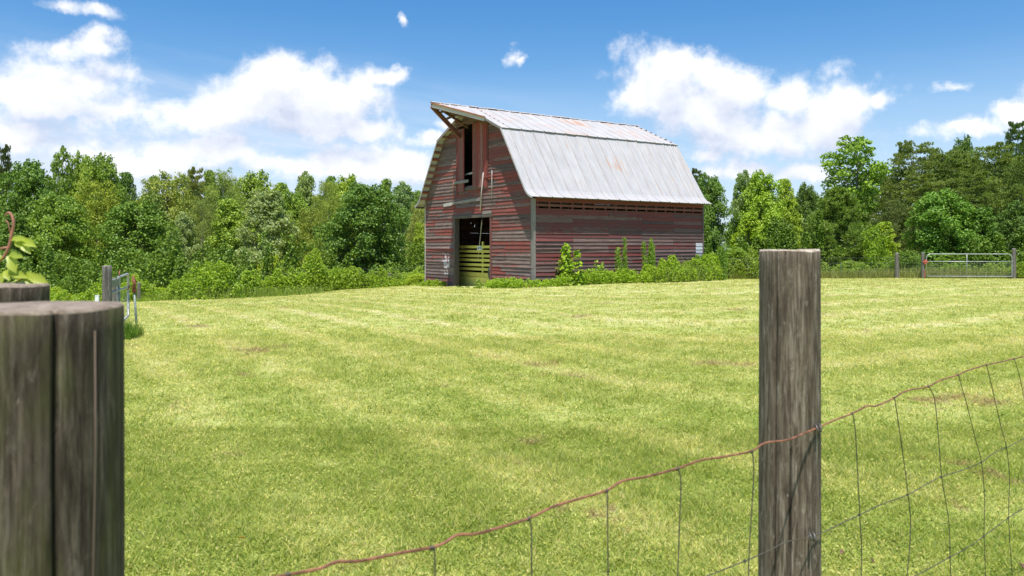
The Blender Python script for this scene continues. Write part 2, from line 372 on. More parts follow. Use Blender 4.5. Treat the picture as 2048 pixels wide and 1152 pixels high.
def grassmat(name, blades):
    m, t, b, o = newmat(name); g = t.n.new('ShaderNodeNewGeometry'); Pp = g.outputs['Position']
    x, y, z = t.sep(Pp)
    # mowing rows bend round in a rounded V
    dx_ = t.math('SUBTRACT', x, 2.0)
    rr = t.math('SQRT', t.math('ADD', t.math('MULTIPLY', dx_, dx_), 5.0))
    side = t.ss(x, 0.0, 4.0, 1.85, 0.70)
    s = t.math('SUBTRACT', y, t.math('MULTIPLY', rr, side))
    s = t.math('ADD', s, t.math('MULTIPLY', t.noise(Pp, 0.18, 2), 0.9))
    row = t.math('MULTIPLY', t.ss(t.math('SINE', t.math('MULTIPLY', s, 2.3)), 0.0, 1.0), t.ss(t.noise(t.vec('ADD', Pp, (5, 9, 0)), 0.5, 3), .35, .6, .55, 1.15))
    row2 = t.math('SINE', t.math('ADD', t.math('MULTIPLY', s, 4.3), 0.6))
    n1 = t.noise(Pp, 0.33, 4, 0.55); n2 = t.noise(Pp, 1.9, 5, 0.62); n3 = t.noise(Pp, 9.0, 4, 0.6)
    v = t.math('ADD', t.math('MULTIPLY', row, 0.11), t.math('MULTIPLY', row2, 0.016))
    v = t.math('ADD', v, t.math('MULTIPLY', n1, 0.24)); v = t.math('ADD', v, t.math('MULTIPLY', n2, 0.34)); v = t.math('ADD', v, t.math('MULTIPLY', n3, 0.34)); v = t.math('ADD', v, 0.10)
    v = t.math('ADD', v, t.ss(y, 5.5, 14, -0.04, 0.075))      # lusher close to the fence line
    GREEN, YG, STRAW, BROWN = (0.275, 0.340, 0.068), (0.48, 0.50, 0.165), (0.70, 0.62, 0.36), (0.36, 0.25, 0.16)
    if blades:
        rn = t.attr('rnd')[2]
        v = t.math('ADD', v, t.math('MULTIPLY', t.math('SUBTRACT', rn, 0.5), 0.42))
    c = t.mix(t.ss(v, 0.44, 0.66), GREEN, YG)
    c = t.mix(t.ss(v, 0.62, 0.86, 0, 0.85), c, STRAW)
    dp = t.math('ADD', t.math('ADD', t.math('MULTIPLY', t.noise(t.vec('ADD', Pp, (31, 7, 0)), 0.75, 4, 0.6), 0.8), t.math('MULTIPLY', n3, 0.28)), t.math('MULTIPLY', row, 0.06))
    c = t.mix(t.ss(dp, 0.665, 0.74, 0, 0.8), c, BROWN)
    if blades:
        c = t.mix(t.ss(t.math('FRACT', t.math('MULTIPLY', rn, 17.3)), 0.90, 0.97, 0, 0.75), c, (0.52, 0.43, 0.24))
        c = t.mix(t.math('FRACT', t.math('MULTIPLY', rn, 5.1)), t.mix(1.0, c, (0.60, 0.72, 0.6), 'MULTIPLY'), t.mix(1.0, c, (1.32, 1.20, 1.0), 'MULTIPLY'))
        tr = t.n.new('ShaderNodeBsdfTranslucent'); t.l.new(t.mix(1.0, c, (1.3, 1.35, 0.8), 'MULTIPLY'), tr.inputs[0])
        mx = t.n.new('ShaderNodeMixShader'); mx.inputs[0].default_value = 0.42
        t.l.new(b.outputs[0], mx.inputs[1]); t.l.new(tr.outputs[0], mx.inputs[2]); t.l.new(mx.outputs[0], o.inputs[0])
    else:
        fine = t.noise(t.vec('MULTIPLY', Pp, (1, 0.8, 1)), 26.0, 4, 0.7)
        c = t.mix(t.ss(fine, 0.35, 0.6, 0.0, 0.5), c, t.mix(1.0, c, (0.42, 0.48, 0.35), 'MULTIPLY'))
        bump(t, b, fine, 0.8, 0.04)
    t.l.new(c, b.inputs['Base Color']); b.inputs['Roughness'].default_value = 0.7 if blades else 0.95
    b.inputs['Specular IOR Level'].default_value = 0.25 if blades else 0.05
    return m
M['lawn'] = grassmat('mown lawn', False); M['blade'] = grassmat('grass blades', True)

def axis(lo, hi, fine_lo, fine_hi, fine, coarse):
    a = list(np.arange(fine_lo, fine_hi + 1e-6, fine)); s = fine; x = a[-1]
    while x < hi: s = min(coarse, s * 1.25); x += s; a.append(x)
    s = fine; x = a[0]
    while x > lo: s = min(coarse, s * 1.25); x -= s; a.insert(0, x)
    return np.array(a)
XS = axis(-500, 500, -30, 40, 0.5, 30); YS = axis(-300, 700, 0, 50, 0.5, 30)
gx, gy = np.meshgrid(XS, YS); gzz = gz(gx, gy)
nx, ny = len(XS), len(YS); idx = np.arange(nx*ny).reshape(ny, nx)
fq = np.stack([idx[:-1, :-1], idx[:-1, 1:], idx[1:, 1:], idx[1:, :-1]], -1).reshape(-1, 4)
ground = npmesh('ground', np.c_[gx.ravel(), gy.ravel(), gzz.ravel()], fq, M['lawn'], smooth=True)
tag(ground, 'mown sloping pasture with curved mowing rows', None, kind='structure')

# grass blades: one uncountable mass, denser close by
def blades(n, y0, y1, h, w, rng, halfw=0.72, lean=(0.55, 1.42)):
    yy = np.sqrt(rng.uniform(y0**2, y1**2, n)); xx = rng.uniform(-1, 1, n) * (halfw * yy + 1.8)
    # clump towards tuft centres
    m_ = max(2, n // 9); pk = rng.integers(0, m_, n); sc_ = 0.022 * (1 + yy[pk] / 9)
    xx = xx[pk] + rng.normal(size=n) * sc_; yy = yy[pk] + rng.normal(size=n) * sc_
    # keep out of the barn
    lx = (xx - .88) * .823 + (yy - 32) * .568; ly = -(xx - .88) * .568 + (yy - 32) * .823
    keep = ~((lx > -.15) & (lx < 10) & (ly > -.15) & (ly < 9.2)); xx = xx[keep]; yy = yy[keep]; n = len(xx)
    zz = gz(xx, yy)
    patch = vnoise(xx*1.7, yy*1.7, 11)*0.6 + vnoise(xx*6, yy*6, 12)*0.4
    hh = h * (0.45 + 0.9 * patch) * rng.uniform(0.6, 1.35, n); ww = w * rng.uniform(0.6, 1.4, n)
    a = rng.uniform(0, 2*np.pi, n); ln = rng.uniform(lean[0], lean[1], n)
    dirx, diry = np.cos(a), np.sin(a); r = rng.uniform(0, 2*np.pi, n)
    sx, sy = np.cos(r)*ww/2, np.sin(r)*ww/2
    base = np.stack([xx, yy, zz - 0.004], -1)
    sv = np.stack([sx, sy, np.zeros(n)], -1)
    tip = base + np.stack([dirx*np.sin(ln)*hh, diry*np.sin(ln)*hh, np.cos(ln)*hh], -1)
    V = np.empty((n, 3, 3)); V[:, 0] = base - sv; V[:, 1] = base + sv; V[:, 2] = tip
    cr_ = rng.uniform(0, 1, m_)[pk][keep]
    return V.reshape(-1, 3), np.clip(cr_*.75 + rng.uniform(0, .25, n), 0, 1)
rng = np.random.default_rng(3)
parts = [blades(560000, 1.6, 7, 0.056, 0.0078, rng), blades(400000, 7, 14, 0.058, 0.0115, rng),
         blades(240000, 14, 25, 0.058, 0.019, rng), blades(180000, 25, 44, 0.065, 0.032, rng),
         blades(22000, 2.6, 14, 0.075, 0.009, rng, lean=(0.1, 0.9))]
V = np.concatenate([p[0] for p in parts]); Rr = np.concatenate([p[1] for p in parts])
gr = npmesh('grass', V, np.arange(len(V)).reshape(-1, 3), M['blade'], fattr=Rr)
tag(gr, 'short green and straw coloured lawn grass', 'grass', kind='stuff')

def lawn_weeds(n, seed):
    r_ = np.random.default_rng(seed)
    y = 1/np.sqrt(r_.uniform(1/24.0**2, 1/2.8**2, n)); y = np.where(r_.random(n) < .55, np.sqrt(r_.uniform(2.8**2, 15**2, n)), y); x = r_.uniform(-1, 1, n)*(.74*y+1.6)
    ok = vnoise(x*1.1+4, y*1.1, 31)*.5 + vnoise(x*5, y*5, 33)*.5 > r_.uniform(.25, .65, n); x, y = x[ok], y[ok]; n = len(x)
    a = r_.uniform(0, 6.28, n); L = .0105*(1+y/9)*r_.uniform(.55, 1.5, n)
    z = gz(x, y) + r_.uniform(.010, .036, n)
    el_ = r_.uniform(-.3, .9, n); d_ = np.c_[np.cos(a)*np.cos(el_), np.sin(a)*np.cos(el_), np.sin(el_)]; s_ = np.c_[-np.sin(a), np.cos(a), r_.uniform(-.4, .4, n)]
    c = np.c_[x, y, z]; V = np.empty((n, 4, 3)); l = L[:, None]
    V[:, 0] = c - d_*l*.6; V[:, 1] = c + s_*l*.24; V[:, 2] = c + d_*l*.6; V[:, 3] = c - s_*l*.24
    o = npmesh('lawn_weeds', V.reshape(-1, 3), np.arange(n*4).reshape(-1, 4), M['blade'], fattr=r_.uniform(.1, .8, n))
    return tag(o, 'tiny broad-leaved weeds and clover mixed through the lawn', 'lawn weeds', kind='stuff')
lawn_weeds(400000, 5)

# ------------------------------------------------------------------ BARN   local: x into the barn along its long side, y along the gable front
ANG = math.atan2(0.568, 0.823)
barn = empty('barn', (0.88, 32.0, 0.0), ANG)
tag(barn, 'weathered red gambrel barn with rusty metal roof and pointed hay hood', 'barn')
LEN, WID = 9.77, 9.0
PROF = [(-.43, 3.56), (-.24, 3.64), (-.08, 3.74), (.05, 3.87), (1.81, 6.55), (4.5, 7.76)]
FULL = PROF + [(WID - y, z) for y, z in PROF[-2::-1]]
def roof_z(y):
    for (a, b), (c, d_) in zip(FULL, FULL[1:]):
        if a <= y <= c: return b + (d_ - b) * (y - a) / (c - a)
    return 3.5
def span_at(z):
    if z <= 3.80: return (0.0, WID)
    for (a, b), (c, d_) in zip(PROF[3:], PROF[4:]):
        if b <= z <= d_: y = a + (c - a) * (z - b) / (d_ - b); return (max(0.02, y + .03), min(WID - .02, WID - y - .03))
    return None
def cladding(P, z0, z1, spans, mb, rnd, step=0.155, joint=(1.8, 4.2), sag=0.010, grid=None):
    """P(u, z, out): wall frame; spans(z) -> [(u0,u1)...]; each course a row of lapped boards"""
    z = z0
    while z < z1:
        zt = z + step + 0.02; seg = []
        for (u0, u1) in spans(z + step * 0.5):
            u = u0
            while u < u1 - 0.02:
                e = min(u1, u + rnd.uniform(*joint)) if not grid else min(u1, (math.floor(u/grid + .02) + rnd.choice([1, 1, 2, 2, 3]))*grid)
                if u1 - e < 0.6: e = u1
                seg.append((u, e)); u = e
        for (u, e) in seg:
            a, b_ = rnd.gauss(0, sag), rnd.gauss(0, sag)
            o1, o2 = 0.026 + abs(rnd.gauss(0, .008)), 0.026 + abs(rnd.gauss(0, .008))
            if rnd.random() < .06: o1 += .03
            g = 0.004
            p = [P(u+g, z+a, o1+.018), P(u+g, z+a, o1), P(u+g, zt+a, 0.0), P(u+g, zt+a, 0.018),
                 P(e-g, z+b_, o2+.018), P(e-g, z+b_, o2), P(e-g, zt+b_, 0.0), P(e-g, zt+b_, 0.018)]
            mb.hexa(p, e - u, rnd.random(), 0.02, step)
        z += step
def minus(sp, z, holes):
    out = [sp]
    for (a, b, z0, z1) in holes:
        if z0 < z < z1:
            nw = []
            for (u, v) in out:
                if b <= u or a >= v: nw.append((u, v)); continue
                if a > u: nw.append((u, a))
                if b < v: nw.append((b, v))
            out = nw
    return out
rb = random.Random(21)
DOOR = (3.10, 6.13, -1.0, 2.86); HAY = (3.45, 5.82, 4.24, 7.08)
def wall(name, P, spans, z0, z1, mat, **k):
    mb = MB(); cladding(P, z0, z1, spans, mb, rb, **k); return mb.build(name, mat, barn)
def fspan(z):
    s = span_at(z)
    return [] if s is None else minus(s, z, [DOOR, HAY])
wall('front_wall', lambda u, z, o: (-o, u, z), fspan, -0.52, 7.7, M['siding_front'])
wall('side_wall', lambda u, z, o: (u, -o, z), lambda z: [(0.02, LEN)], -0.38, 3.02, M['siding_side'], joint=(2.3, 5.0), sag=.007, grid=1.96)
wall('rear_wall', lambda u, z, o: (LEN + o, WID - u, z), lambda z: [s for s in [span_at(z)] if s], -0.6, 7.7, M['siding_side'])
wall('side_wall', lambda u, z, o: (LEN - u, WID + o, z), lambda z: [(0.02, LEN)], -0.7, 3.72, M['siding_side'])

# vent band under the eave: two rows of slots between red slats
mb = MB()
for (za, zb) in ((3.05, 3.12), (3.205, 3.295), (3.38, 3.60)):
    mb.beam((0.05, -.028, (za+zb)/2), (LEN, -.028, (za+zb)/2), zb - za, .022, (0, 0, 1))
mb.build('vent_slat', M['slat_paint'], barn)
x = 0.12
while x < LEN:
    mb = MB(); mb.box((x, -.017, 3.0), (x + .085, .03, 3.56)); mb.build('vent_batten', M['slat_paint'], barn); x += 0.60
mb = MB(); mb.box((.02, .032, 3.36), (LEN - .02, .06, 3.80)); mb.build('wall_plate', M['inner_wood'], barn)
mb = MB(); 
for k in range(7):
    z = .66 + k * .155; mb.hexa([(9.30 + rb.uniform(-.02, .02), -.062, z), (9.30, -.045, z), (9.30, -.032, z+.15), (9.30, -.046, z+.15),
                                 (9.765, -.062, z), (9.765, -.045, z), (9.765, -.032, z+.15), (9.765, -.046, z+.15)], .46, rb.random(), .02, .15)
mb.build('whitewashed_patch', M['white_paint'], barn)
# corner posts
for (lo, hi, mt) in (((-.062, -.062, -.45), (.045, .11, 3.5), 'grey_wood'), ((LEN - .03, -.066, -.3), (LEN + .06, .05, 3.52), 'dark_wood'),
                     ((-.05, WID - .03, -.6), (.05, WID + .045, 3.52), 'pale_wood'), ((LEN-.03, WID-.03, -.7), (LEN+.06, WID+.06, 3.5), 'dark_wood')):
    mb = MB(); mb.box(lo, hi); mb.build('corner_board', M[mt], barn)
mb = MB(); mb.box((-.066, .115, -.45), (-.045, .16, 3.46)); mb.build('corner_board', M['dark_wood'], barn)

# door way
mb = MB(); mb.box((-.075, 3.02, -.42), (.10, 3.14, 2.90)); mb.build('door_jamb', M['red_paint'], barn)
mb = MB(); mb.box((-.075, 6.08, -.50), (.16, 6.20, 2.90)); mb.build('door_jamb', M['dark_wood'], barn)
mb = MB(); mb.box((-.085, 2.96, 2.86), (.12, 6.26, 2.98)); mb.build('door_lintel', M['dark_wood'], barn)

# framing and loft inside, seen dimly through the openings
mb = MB()
for x in np.arange(0.6, LEN, 1.2):
    for y in (0.12, WID - .12): mb.box((x, y - .05, -.3), (x + .1, y + .05, 3.5))
for y in (3.0, 4.4, 6.3):
    for x in (2.6, 5.2, 7.6): mb.box((x, y - .07, -.3), (x + .14, y + .07, 3.3))
mb.box((0.1, .1, 3.30), (LEN - .1, WID - .1, 3.36))
for x in np.arange(.3, LEN, .8): mb.beam((x, .1, 3.22), (x, WID - .1, 3.22), .14, .05)
for x in np.arange(.12, LEN, 1.2):
    for (a, b), (c, d_) in zip(FULL[3:-3], FULL[4:-2]): mb.beam((x, a, b - .30), (x, c, d_ - .30), .10, .05, (0, 0, 1))
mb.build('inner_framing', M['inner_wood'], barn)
mb = MB()
mb.beam((.55, 4.75, 2.75), (.85, 5.55, 1.0), .04, .03); mb.build('leaning_brace', M['pale_wood'], barn)

mb = MB()
for (a, b), (c, d_) in zip(FULL[3:-3], FULL[4:-2]):
    n_ = max(2, round(math.hypot(c-a, d_-b)/.25))
    for k in range(n_):
        y0, y1, z0, z1 = a+(c-a)*k/n_, a+(c-a)*(k+1)/n_, b+(d_-b)*k/n_, b+(d_-b)*(k+1)/n_
        m0 = (y0+y1)/2; mb.beam((.06, m0 + (.06 if m0 < 4.5 else -.06), (z0+z1)/2 - .14), (LEN - .05, m0 + (.06 if m0 < 4.5 else -.06), (z0+z1)/2 - .14), .27, .02, (0, y1-y0, z1-z0))
mb.build('loft_dark_lining', M['inner_wood'], barn)  # dark lining added below the roof sheets to keep the loft black
# hay door leaves
def leaf(y0, y1, z0, z1, hinge, ang, mat):
    w = y1 - y0; n = max(3, round(w / .145)); mb = MB()
    for k in range(n):
        a = y0 + w * k / n; b = y0 + w * (k + 1) / n - .008
        mb.box((-.02, a - hinge, z0 + rb.uniform(-.03, .02)), (.005, b - hinge, z1 + rb.uniform(-.01, .02)))
    for z in (z0 + .5, z1 - .5): mb.box((.006, y0 - hinge + .03, z), (.03, y1 - hinge - .03, z + .12))
    o = mb.build('hay_door', mat, barn); o.location = (-.06, hinge, 0); o.rotation_euler = (0, 0, ang); return o
leaf(3.40, 4.44, 4.20, 7.06, 3.40, R(4), M['red_paint'])
leaf(5.20, 5.86, 4.06, 6.92, 5.86, R(-4), M['red_paint'])
mb = MB(); mb.box((-.07, 3.30, 4.1), (-.03, 3.41, 7.12)); mb.build('hay_door_frame', M['slat_paint'], barn)
mb = MB(); mb.box((-.07, 5.87, 3.95), (-.03, 5.99, 7.0)); mb.build('hay_door_frame', M['slat_paint'], barn)
mb = MB(); mb.box((-.08, 3.42, 4.12), (.08, 5.86, 4.22)); mb.build('hay_door_sill', M['dark_wood'], barn)
mb = MB(); mb.beam((.12, 4.2, 4.93), (.12, 5.5, 4.86), .08, .03); mb.build('safety_bar', M['pale_wood'], barn)
mb = MB(); mb.beam((-.14, 4.80, 4.52), (-.14, 6.05, 4.50), .13, .05, (0, 0, 1)); mb.build('ledge_board', M['grey_wood'], barn)

# loose boards, poles and hardware hanging on the gable
mb = MB(); mb.tube([(-.13, 3.56, 4.80), (-.15, 3.67, 4.0), (-.13, 3.80, 3.14)], [.028, .026, .03], 6); mb.build('hanging_pole', M['pale_wood'], barn)
mb = MB(); mb.tube([(-.10, 2.92, 4.86), (-.10, 2.93, 3.62)], .016, 5); mb.build('door_rod', M['pale_wood'], barn)
mb = MB(); mb.beam((-.09, 2.78, 4.62), (-.09, 3.80, 4.58), .06, .03, (0, 0, 1)); mb.build('latch_bar', M['red_paint'], barn)
mb = MB(); mb.tube([(-.09, 6.20, 4.62), (-.10, 6.22, 4.2), (-.08, 6.20, 3.72)], .014, 5); mb.tube([(-.09, 6.2, 4.55), (-.14, 6.0, 4.36), (-.1, 5.85, 4.3)], .02, 5)
mb.build('pulley_bracket', M['rust'], barn)
mb = MB(); mb.beam((-.062, 7.15, 3.52), (-.062, 6.38, 3.56), .145, .022, (0, 0, 1)); mb.build('patch_board', M['pale_wood'], barn)
mb = MB(); mb.beam((-.066, 6.36, 3.58), (-.066, 3.95, 3.66), .13, .022, (0, 0, 1)); mb.build('patch_board', M['grey_wood'], barn)
mb = MB(); mb.beam((-.066, 3.02, 3.07), (-.066, 3.72, 3.06), .13, .022, (0, 0, 1)); mb.build('patch_board', M['grey_wood'], barn)
mb = MB(); mb.tube([(-.075, 3.72, 3.1), (-.075, 3.74, 2.5)], .012, 5); mb.build('door_chain', M['ink'], barn)

# roof sheets: grid in (x along ridge) x (profile), with raised ribs
def sheet(prof, x0, x1, mat, name, ribs=0.6, lift=0.0, dense_from=99, yclip=None, jag=0.0):
    cols = []; x = x0; rr = random.Random(5)
    cols.append((x0, 0)); xr = math.floor(x0 / ribs) * ribs
    while xr < x1 + .1:
        st = ribs if xr < dense_from else 0.15
        for c, h in ((xr-.035, 0), (xr-.012, .028), (xr+.012, .028), (xr+.035, 0)):
            if x0 + .01 < c < x1 - .01: cols.append((c, h))
        xr += st
    cols.append((x1, 0))
    L = [0]
    for (a, b), (c, d_) in zip(prof, prof[1:]): L.append(L[-1] + math.hypot(c-a, d_-b))
    mb = MB(); n = len(prof); pr = 0.5; wob = 0
    for ci, (x, h) in enumerate(cols):
        if h == 0: wob = rr.gauss(0, .004)
        for i, (y, z) in enumerate(prof):
            a = prof[max(0, i-1)]; c = prof[min(n-1, i+1)]; nn = Vector((0, -(c[1]-a[1]), (c[0]-a[0]))).normalized()
            if nn.z < 0: nn = -nn
            yy, zz = y, z
            if yclip: yy, zz = yclip(x, i, n)
            j = rr.uniform(-jag, jag) if (i in (0, n-1) and jag) else 0
            hh = h + wob + lift
            mb.v.append((x, yy + nn.y * hh + (j if i == 0 else -j) * 0.6, zz + nn.z * hh))
    for ci in range(len(cols)-1):
        panel = math.floor(cols[ci][0] / ribs + .5); random.seed(panel * 7 + 3); pr = random.random()
        for i in range(n-1):
            a = ci*n+i; u0, u1 = cols[ci][0], cols[ci+1][0]
            mb.face((a, a+n, a+n+1, a+1), [(u0, L[i]), (u1, L[i]), (u1, L[i+1]), (u0, L[i+1])], pr)
    o = mb.build(name, mat, barn)
    md = o.modifiers.new('thickness', 'SOLIDIFY'); md.thickness = 0.012; md.offset = -1
    return o
RX1 = LEN + .22
sheet(PROF[:5], -.40, RX1, M['roof_lower'], 'roof_sheets', dense_from=8.5, jag=.01)
sheet([(1.72, 6.515 - .0)] + [PROF[5]], -.40, RX1, M['roof_upper'], 'roof_sheets', lift=.018, jag=.02)
sheet([(WID - y, z) for y, z in PROF[:5]], -.40, RX1, M['roof_lower'], 'roof_sheets')
sheet([(WID - 1.72, 6.515), (4.5, 7.76)], -.40, RX1, M['roof_upper'], 'roof_sheets', lift=.035)
mb = MB(); n = 26
for i in range(n):
    a = -2.2 + (RX1 + 2.2) * i / n; b = -2.2 + (RX1 + 2.2) * (i + 1) / n; dz = rb.uniform(-.012, .012)
    for s in (1, -1): mb.beam((a, 4.5 + s*.055, 7.80 + dz), (b + .03, 4.5 + s*.055, 7.80 + dz), .13, .008, (0, s, -.45))
mb.build('ridge_cap', M['roof_upper'], barn)
# hay hood: both upper slopes run forward to a point
TIPX = -2.2
def slope_z(y): return 7.76 - abs(4.5 - y) / 2.69 * 1.21
def hclip(side, reach):
    def f(x, i, n):
        t = (-.40 - x) / (-.40 - TIPX); t = min(1, max(0, t))
        ye = 4.5 + side * reach * (1 - t) + side * 0.02
        y = ye + (4.5 - ye) * i / (n - 1); return y, slope_z(y)
    return f
hood = MB()
sheet([(3.0, 7.1), (3.6, 7.35), (4.5, 7.76)], TIPX, -.40, M['roof_upper'], 'hay_hood', lift=.036, yclip=hclip(-1, 1.55), ribs=.45)
sheet([(6.0, 7.1), (5.4, 7.35), (4.5, 7.76)], TIPX, -.40, M['roof_upper'], 'hay_hood', lift=.036, yclip=hclip(1, 0.85), ribs=.45)
mb = MB(); mb.beam((TIPX + .03, 4.47, 7.66), (-.42, 2.99, 7.02), .17, .03, (0, 0, 1)); mb.build('hood_fascia', M['pale_wood'], barn)
mb = MB(); mb.beam((TIPX - .01, 4.46, 7.755), (-.44, 2.94, 7.115), .05, .05, (0, 0, 1)); mb.build('hood_edge_trim', M['rust'], barn)
mb = MB(); mb.beam((TIPX + .02, 4.53, 7.66), (-.09, 5.58, 6.60), .24, .04, (0, 0, 1)); mb.build('hood_fascia', M['red_paint'], barn)
mb = MB(); mb.beam((TIPX + .1, 4.5, 7.56), (1.6, 4.5, 7.56), .14, .08, (0, 0, 1)); mb.build('hay_track_beam', M['brown_wood'], barn)
mb = MB()
mb.beam((-1.55, 4.5, 7.46), (-.06, 4.95, 6.95), .12, .06, (0, 0, 1)); mb.beam((-1.25, 4.5, 7.46), (-.06, 3.3, 6.92), .12, .06, (0, 0, 1))
mb.beam((-1.0, 4.0, 7.40), (-1.0, 5.25, 7.28), .10, .05, (0, 0, 1)); mb.beam((-.5, 5.7, 7.05), (-.5, 3.3, 7.08), .10, .05, (0, 0, 1))
mb.beam((-1.6, 4.2, 7.5), (-1.6, 4.85, 7.42), .10, .05, (0, 0, 1))
mb.build('hood_bracing', M['brown_wood'], barn)
# rake boards, eave flashing and lookouts
for s in (0, 1):
    mb = MB(); pr = PROF[:4] + [PROF[4]]
    for (a, b), (c, d_) in zip(pr, pr[1:]):
        if s: a, c = WID - a, WID - c
        mb.beam((-.405, a, b - .045), (-.405, c, d_ - .045), .07, .022, (0, 0, 1))
    mb.build('rake_trim', M['roof_lower'], barn)
    mb = MB(); y0, y1 = (1.83, 2.98) if not s else (WID - 1.83, WID - 2.98)
    mb.beam((-.405, y0, 6.52), (-.405, y1, slope_z(y1) - .05), .09, .022, (0, 0, 1)); mb.build('rake_trim', M['grey_wood'], barn)
for s in (0, 1):
    mb = MB()
    for k in range(9):
        t = k / 8; y, z = .12 + 1.60 * t, 3.93 + 2.44 * t
        if s: y = WID - y
        mb.beam((-.37, y, z - .03), (RX1 - .05, y, z - .03), .11, .05, (0, -.55 if not s else .55, 1.0) if False else (0, (1 if not s else -1) * .55, .84))
    for k in range(4):
        t = (k + .5) / 4; y = 1.9 + 2.45 * t; z = slope_z(y)
        if s: y = WID - y
        mb.beam((-.37, y, z - .05), (RX1 - .05, y, z - .05), .09, .05, (0, (1 if not s else -1) * .9, .4))
    mb.build('purlins', M['red_paint'], barn)
mb = MB(); mb.beam((-.36, WID + .34, 3.50), (LEN + .15, WID + .34, 3.50), .10, .05); mb.build('eave_board', M['dark_wood'], barn)
mb = MB(); mb.beam((-.02, -.30, 3.545), (LEN + .15, -.30, 3.545), .05, .03); mb.build('eave_board', M['dark_wood'], barn)

# yellow slatted stall partition just inside the door (its own thing)
st = empty('stall_partition', barn.matrix_basis @ Vector((0, 0, 0)), ANG)
st.location = (0.88, 32.0, 0.0)
tag(st, 'yellow slatted stall partition standing inside the barn doorway', 'partition')
ra = random.Random(9)
for k in range(6):
    mb = MB(); z = 1.56 - k * .205; mb.beam((.75, 2.9, z), (.75, 7.2, z + ra.uniform(-.01, .01)), .12, .025, (0, 0, 1)); mb.build('slat', M['yellow'], st)
mb = MB()
for k in range(5):
    z = .28 - k * .2; mb.beam((.75, 2.9, z), (.75, 7.2, z + ra.uniform(-.008, .008)), .192, .025, (0, 0, 1))
mb.build('lower_boards', M['yellow'], st)
for y, zt in ((4.15, 1.95), (5.05, 1.80)):
    mb = MB(); mb.box((.77, y - .045, -.45), (.84, y + .045, zt)); mb.build('upright', M['yellow'], st)
sg = MB(); sg.box((.715, 5.02, 1.40), (.73, 5.42, 1.60)); o = sg.build('notice_board', M['white'])
o.location = barn.location; o.rotation_euler = barn.rotation_euler
tag(o, 'small white notice on the yellow partition in the barn doorway', 'notice')
sg = MB(); sg.box((.708, 5.27, 1.45), (.714, 5.35, 1.54)); sg.box((.708, 5.08, 1.52), (.714, 5.22, 1.54)); sg.box((.708, 5.08, 1.46), (.714, 5.2, 1.48)); sg.build('mark', M['ink'], o)
# leaning tyre inside the doorway
def torus(name, Rm, rm, mat, parent=None, n=40, k=14, tread=True):
    mb = MB()
    for i in range(n):
        a = 2*math.pi*i/n
        for j in range(k):
            b = 2*math.pi*j/k; q = rm * (1 + (0.05 if tread and i % 2 and abs(math.sin(b)) < .8 and math.cos(b) > 0 else 0))
            r = Rm + q * math.cos(b) * 1.0; mb.v.append((r*math.cos(a), q*1.15*math.sin(b), r*math.sin(a)))
    for i in range(n):
        for j in range(k):
            i2, j2 = (i+1) % n, (j+1) % k
            mb.face((i*k+j, i*k+j2, i2*k+j2, i2*k+j), [(0, 0), (1, 0), (1, 1), (0, 1)], .5, True)
    return mb.build(name, mat, parent)
ty = torus('tyre', .36, .13, M['rubber']); ty.location = barn.matrix_basis @ Vector((0, 0, 0))
ty.location = Vector((0.88, 32, 0)) + Vector((.823, .568, 0)) * .35 + Vector((-.568, .823, 0)) * 3.42 + Vector((0, 0, .24))
ty.rotation_euler = (R(-14), 0, ANG + R(75)); tag(ty, 'old grey tyre leaning inside the barn doorway', 'tyre')
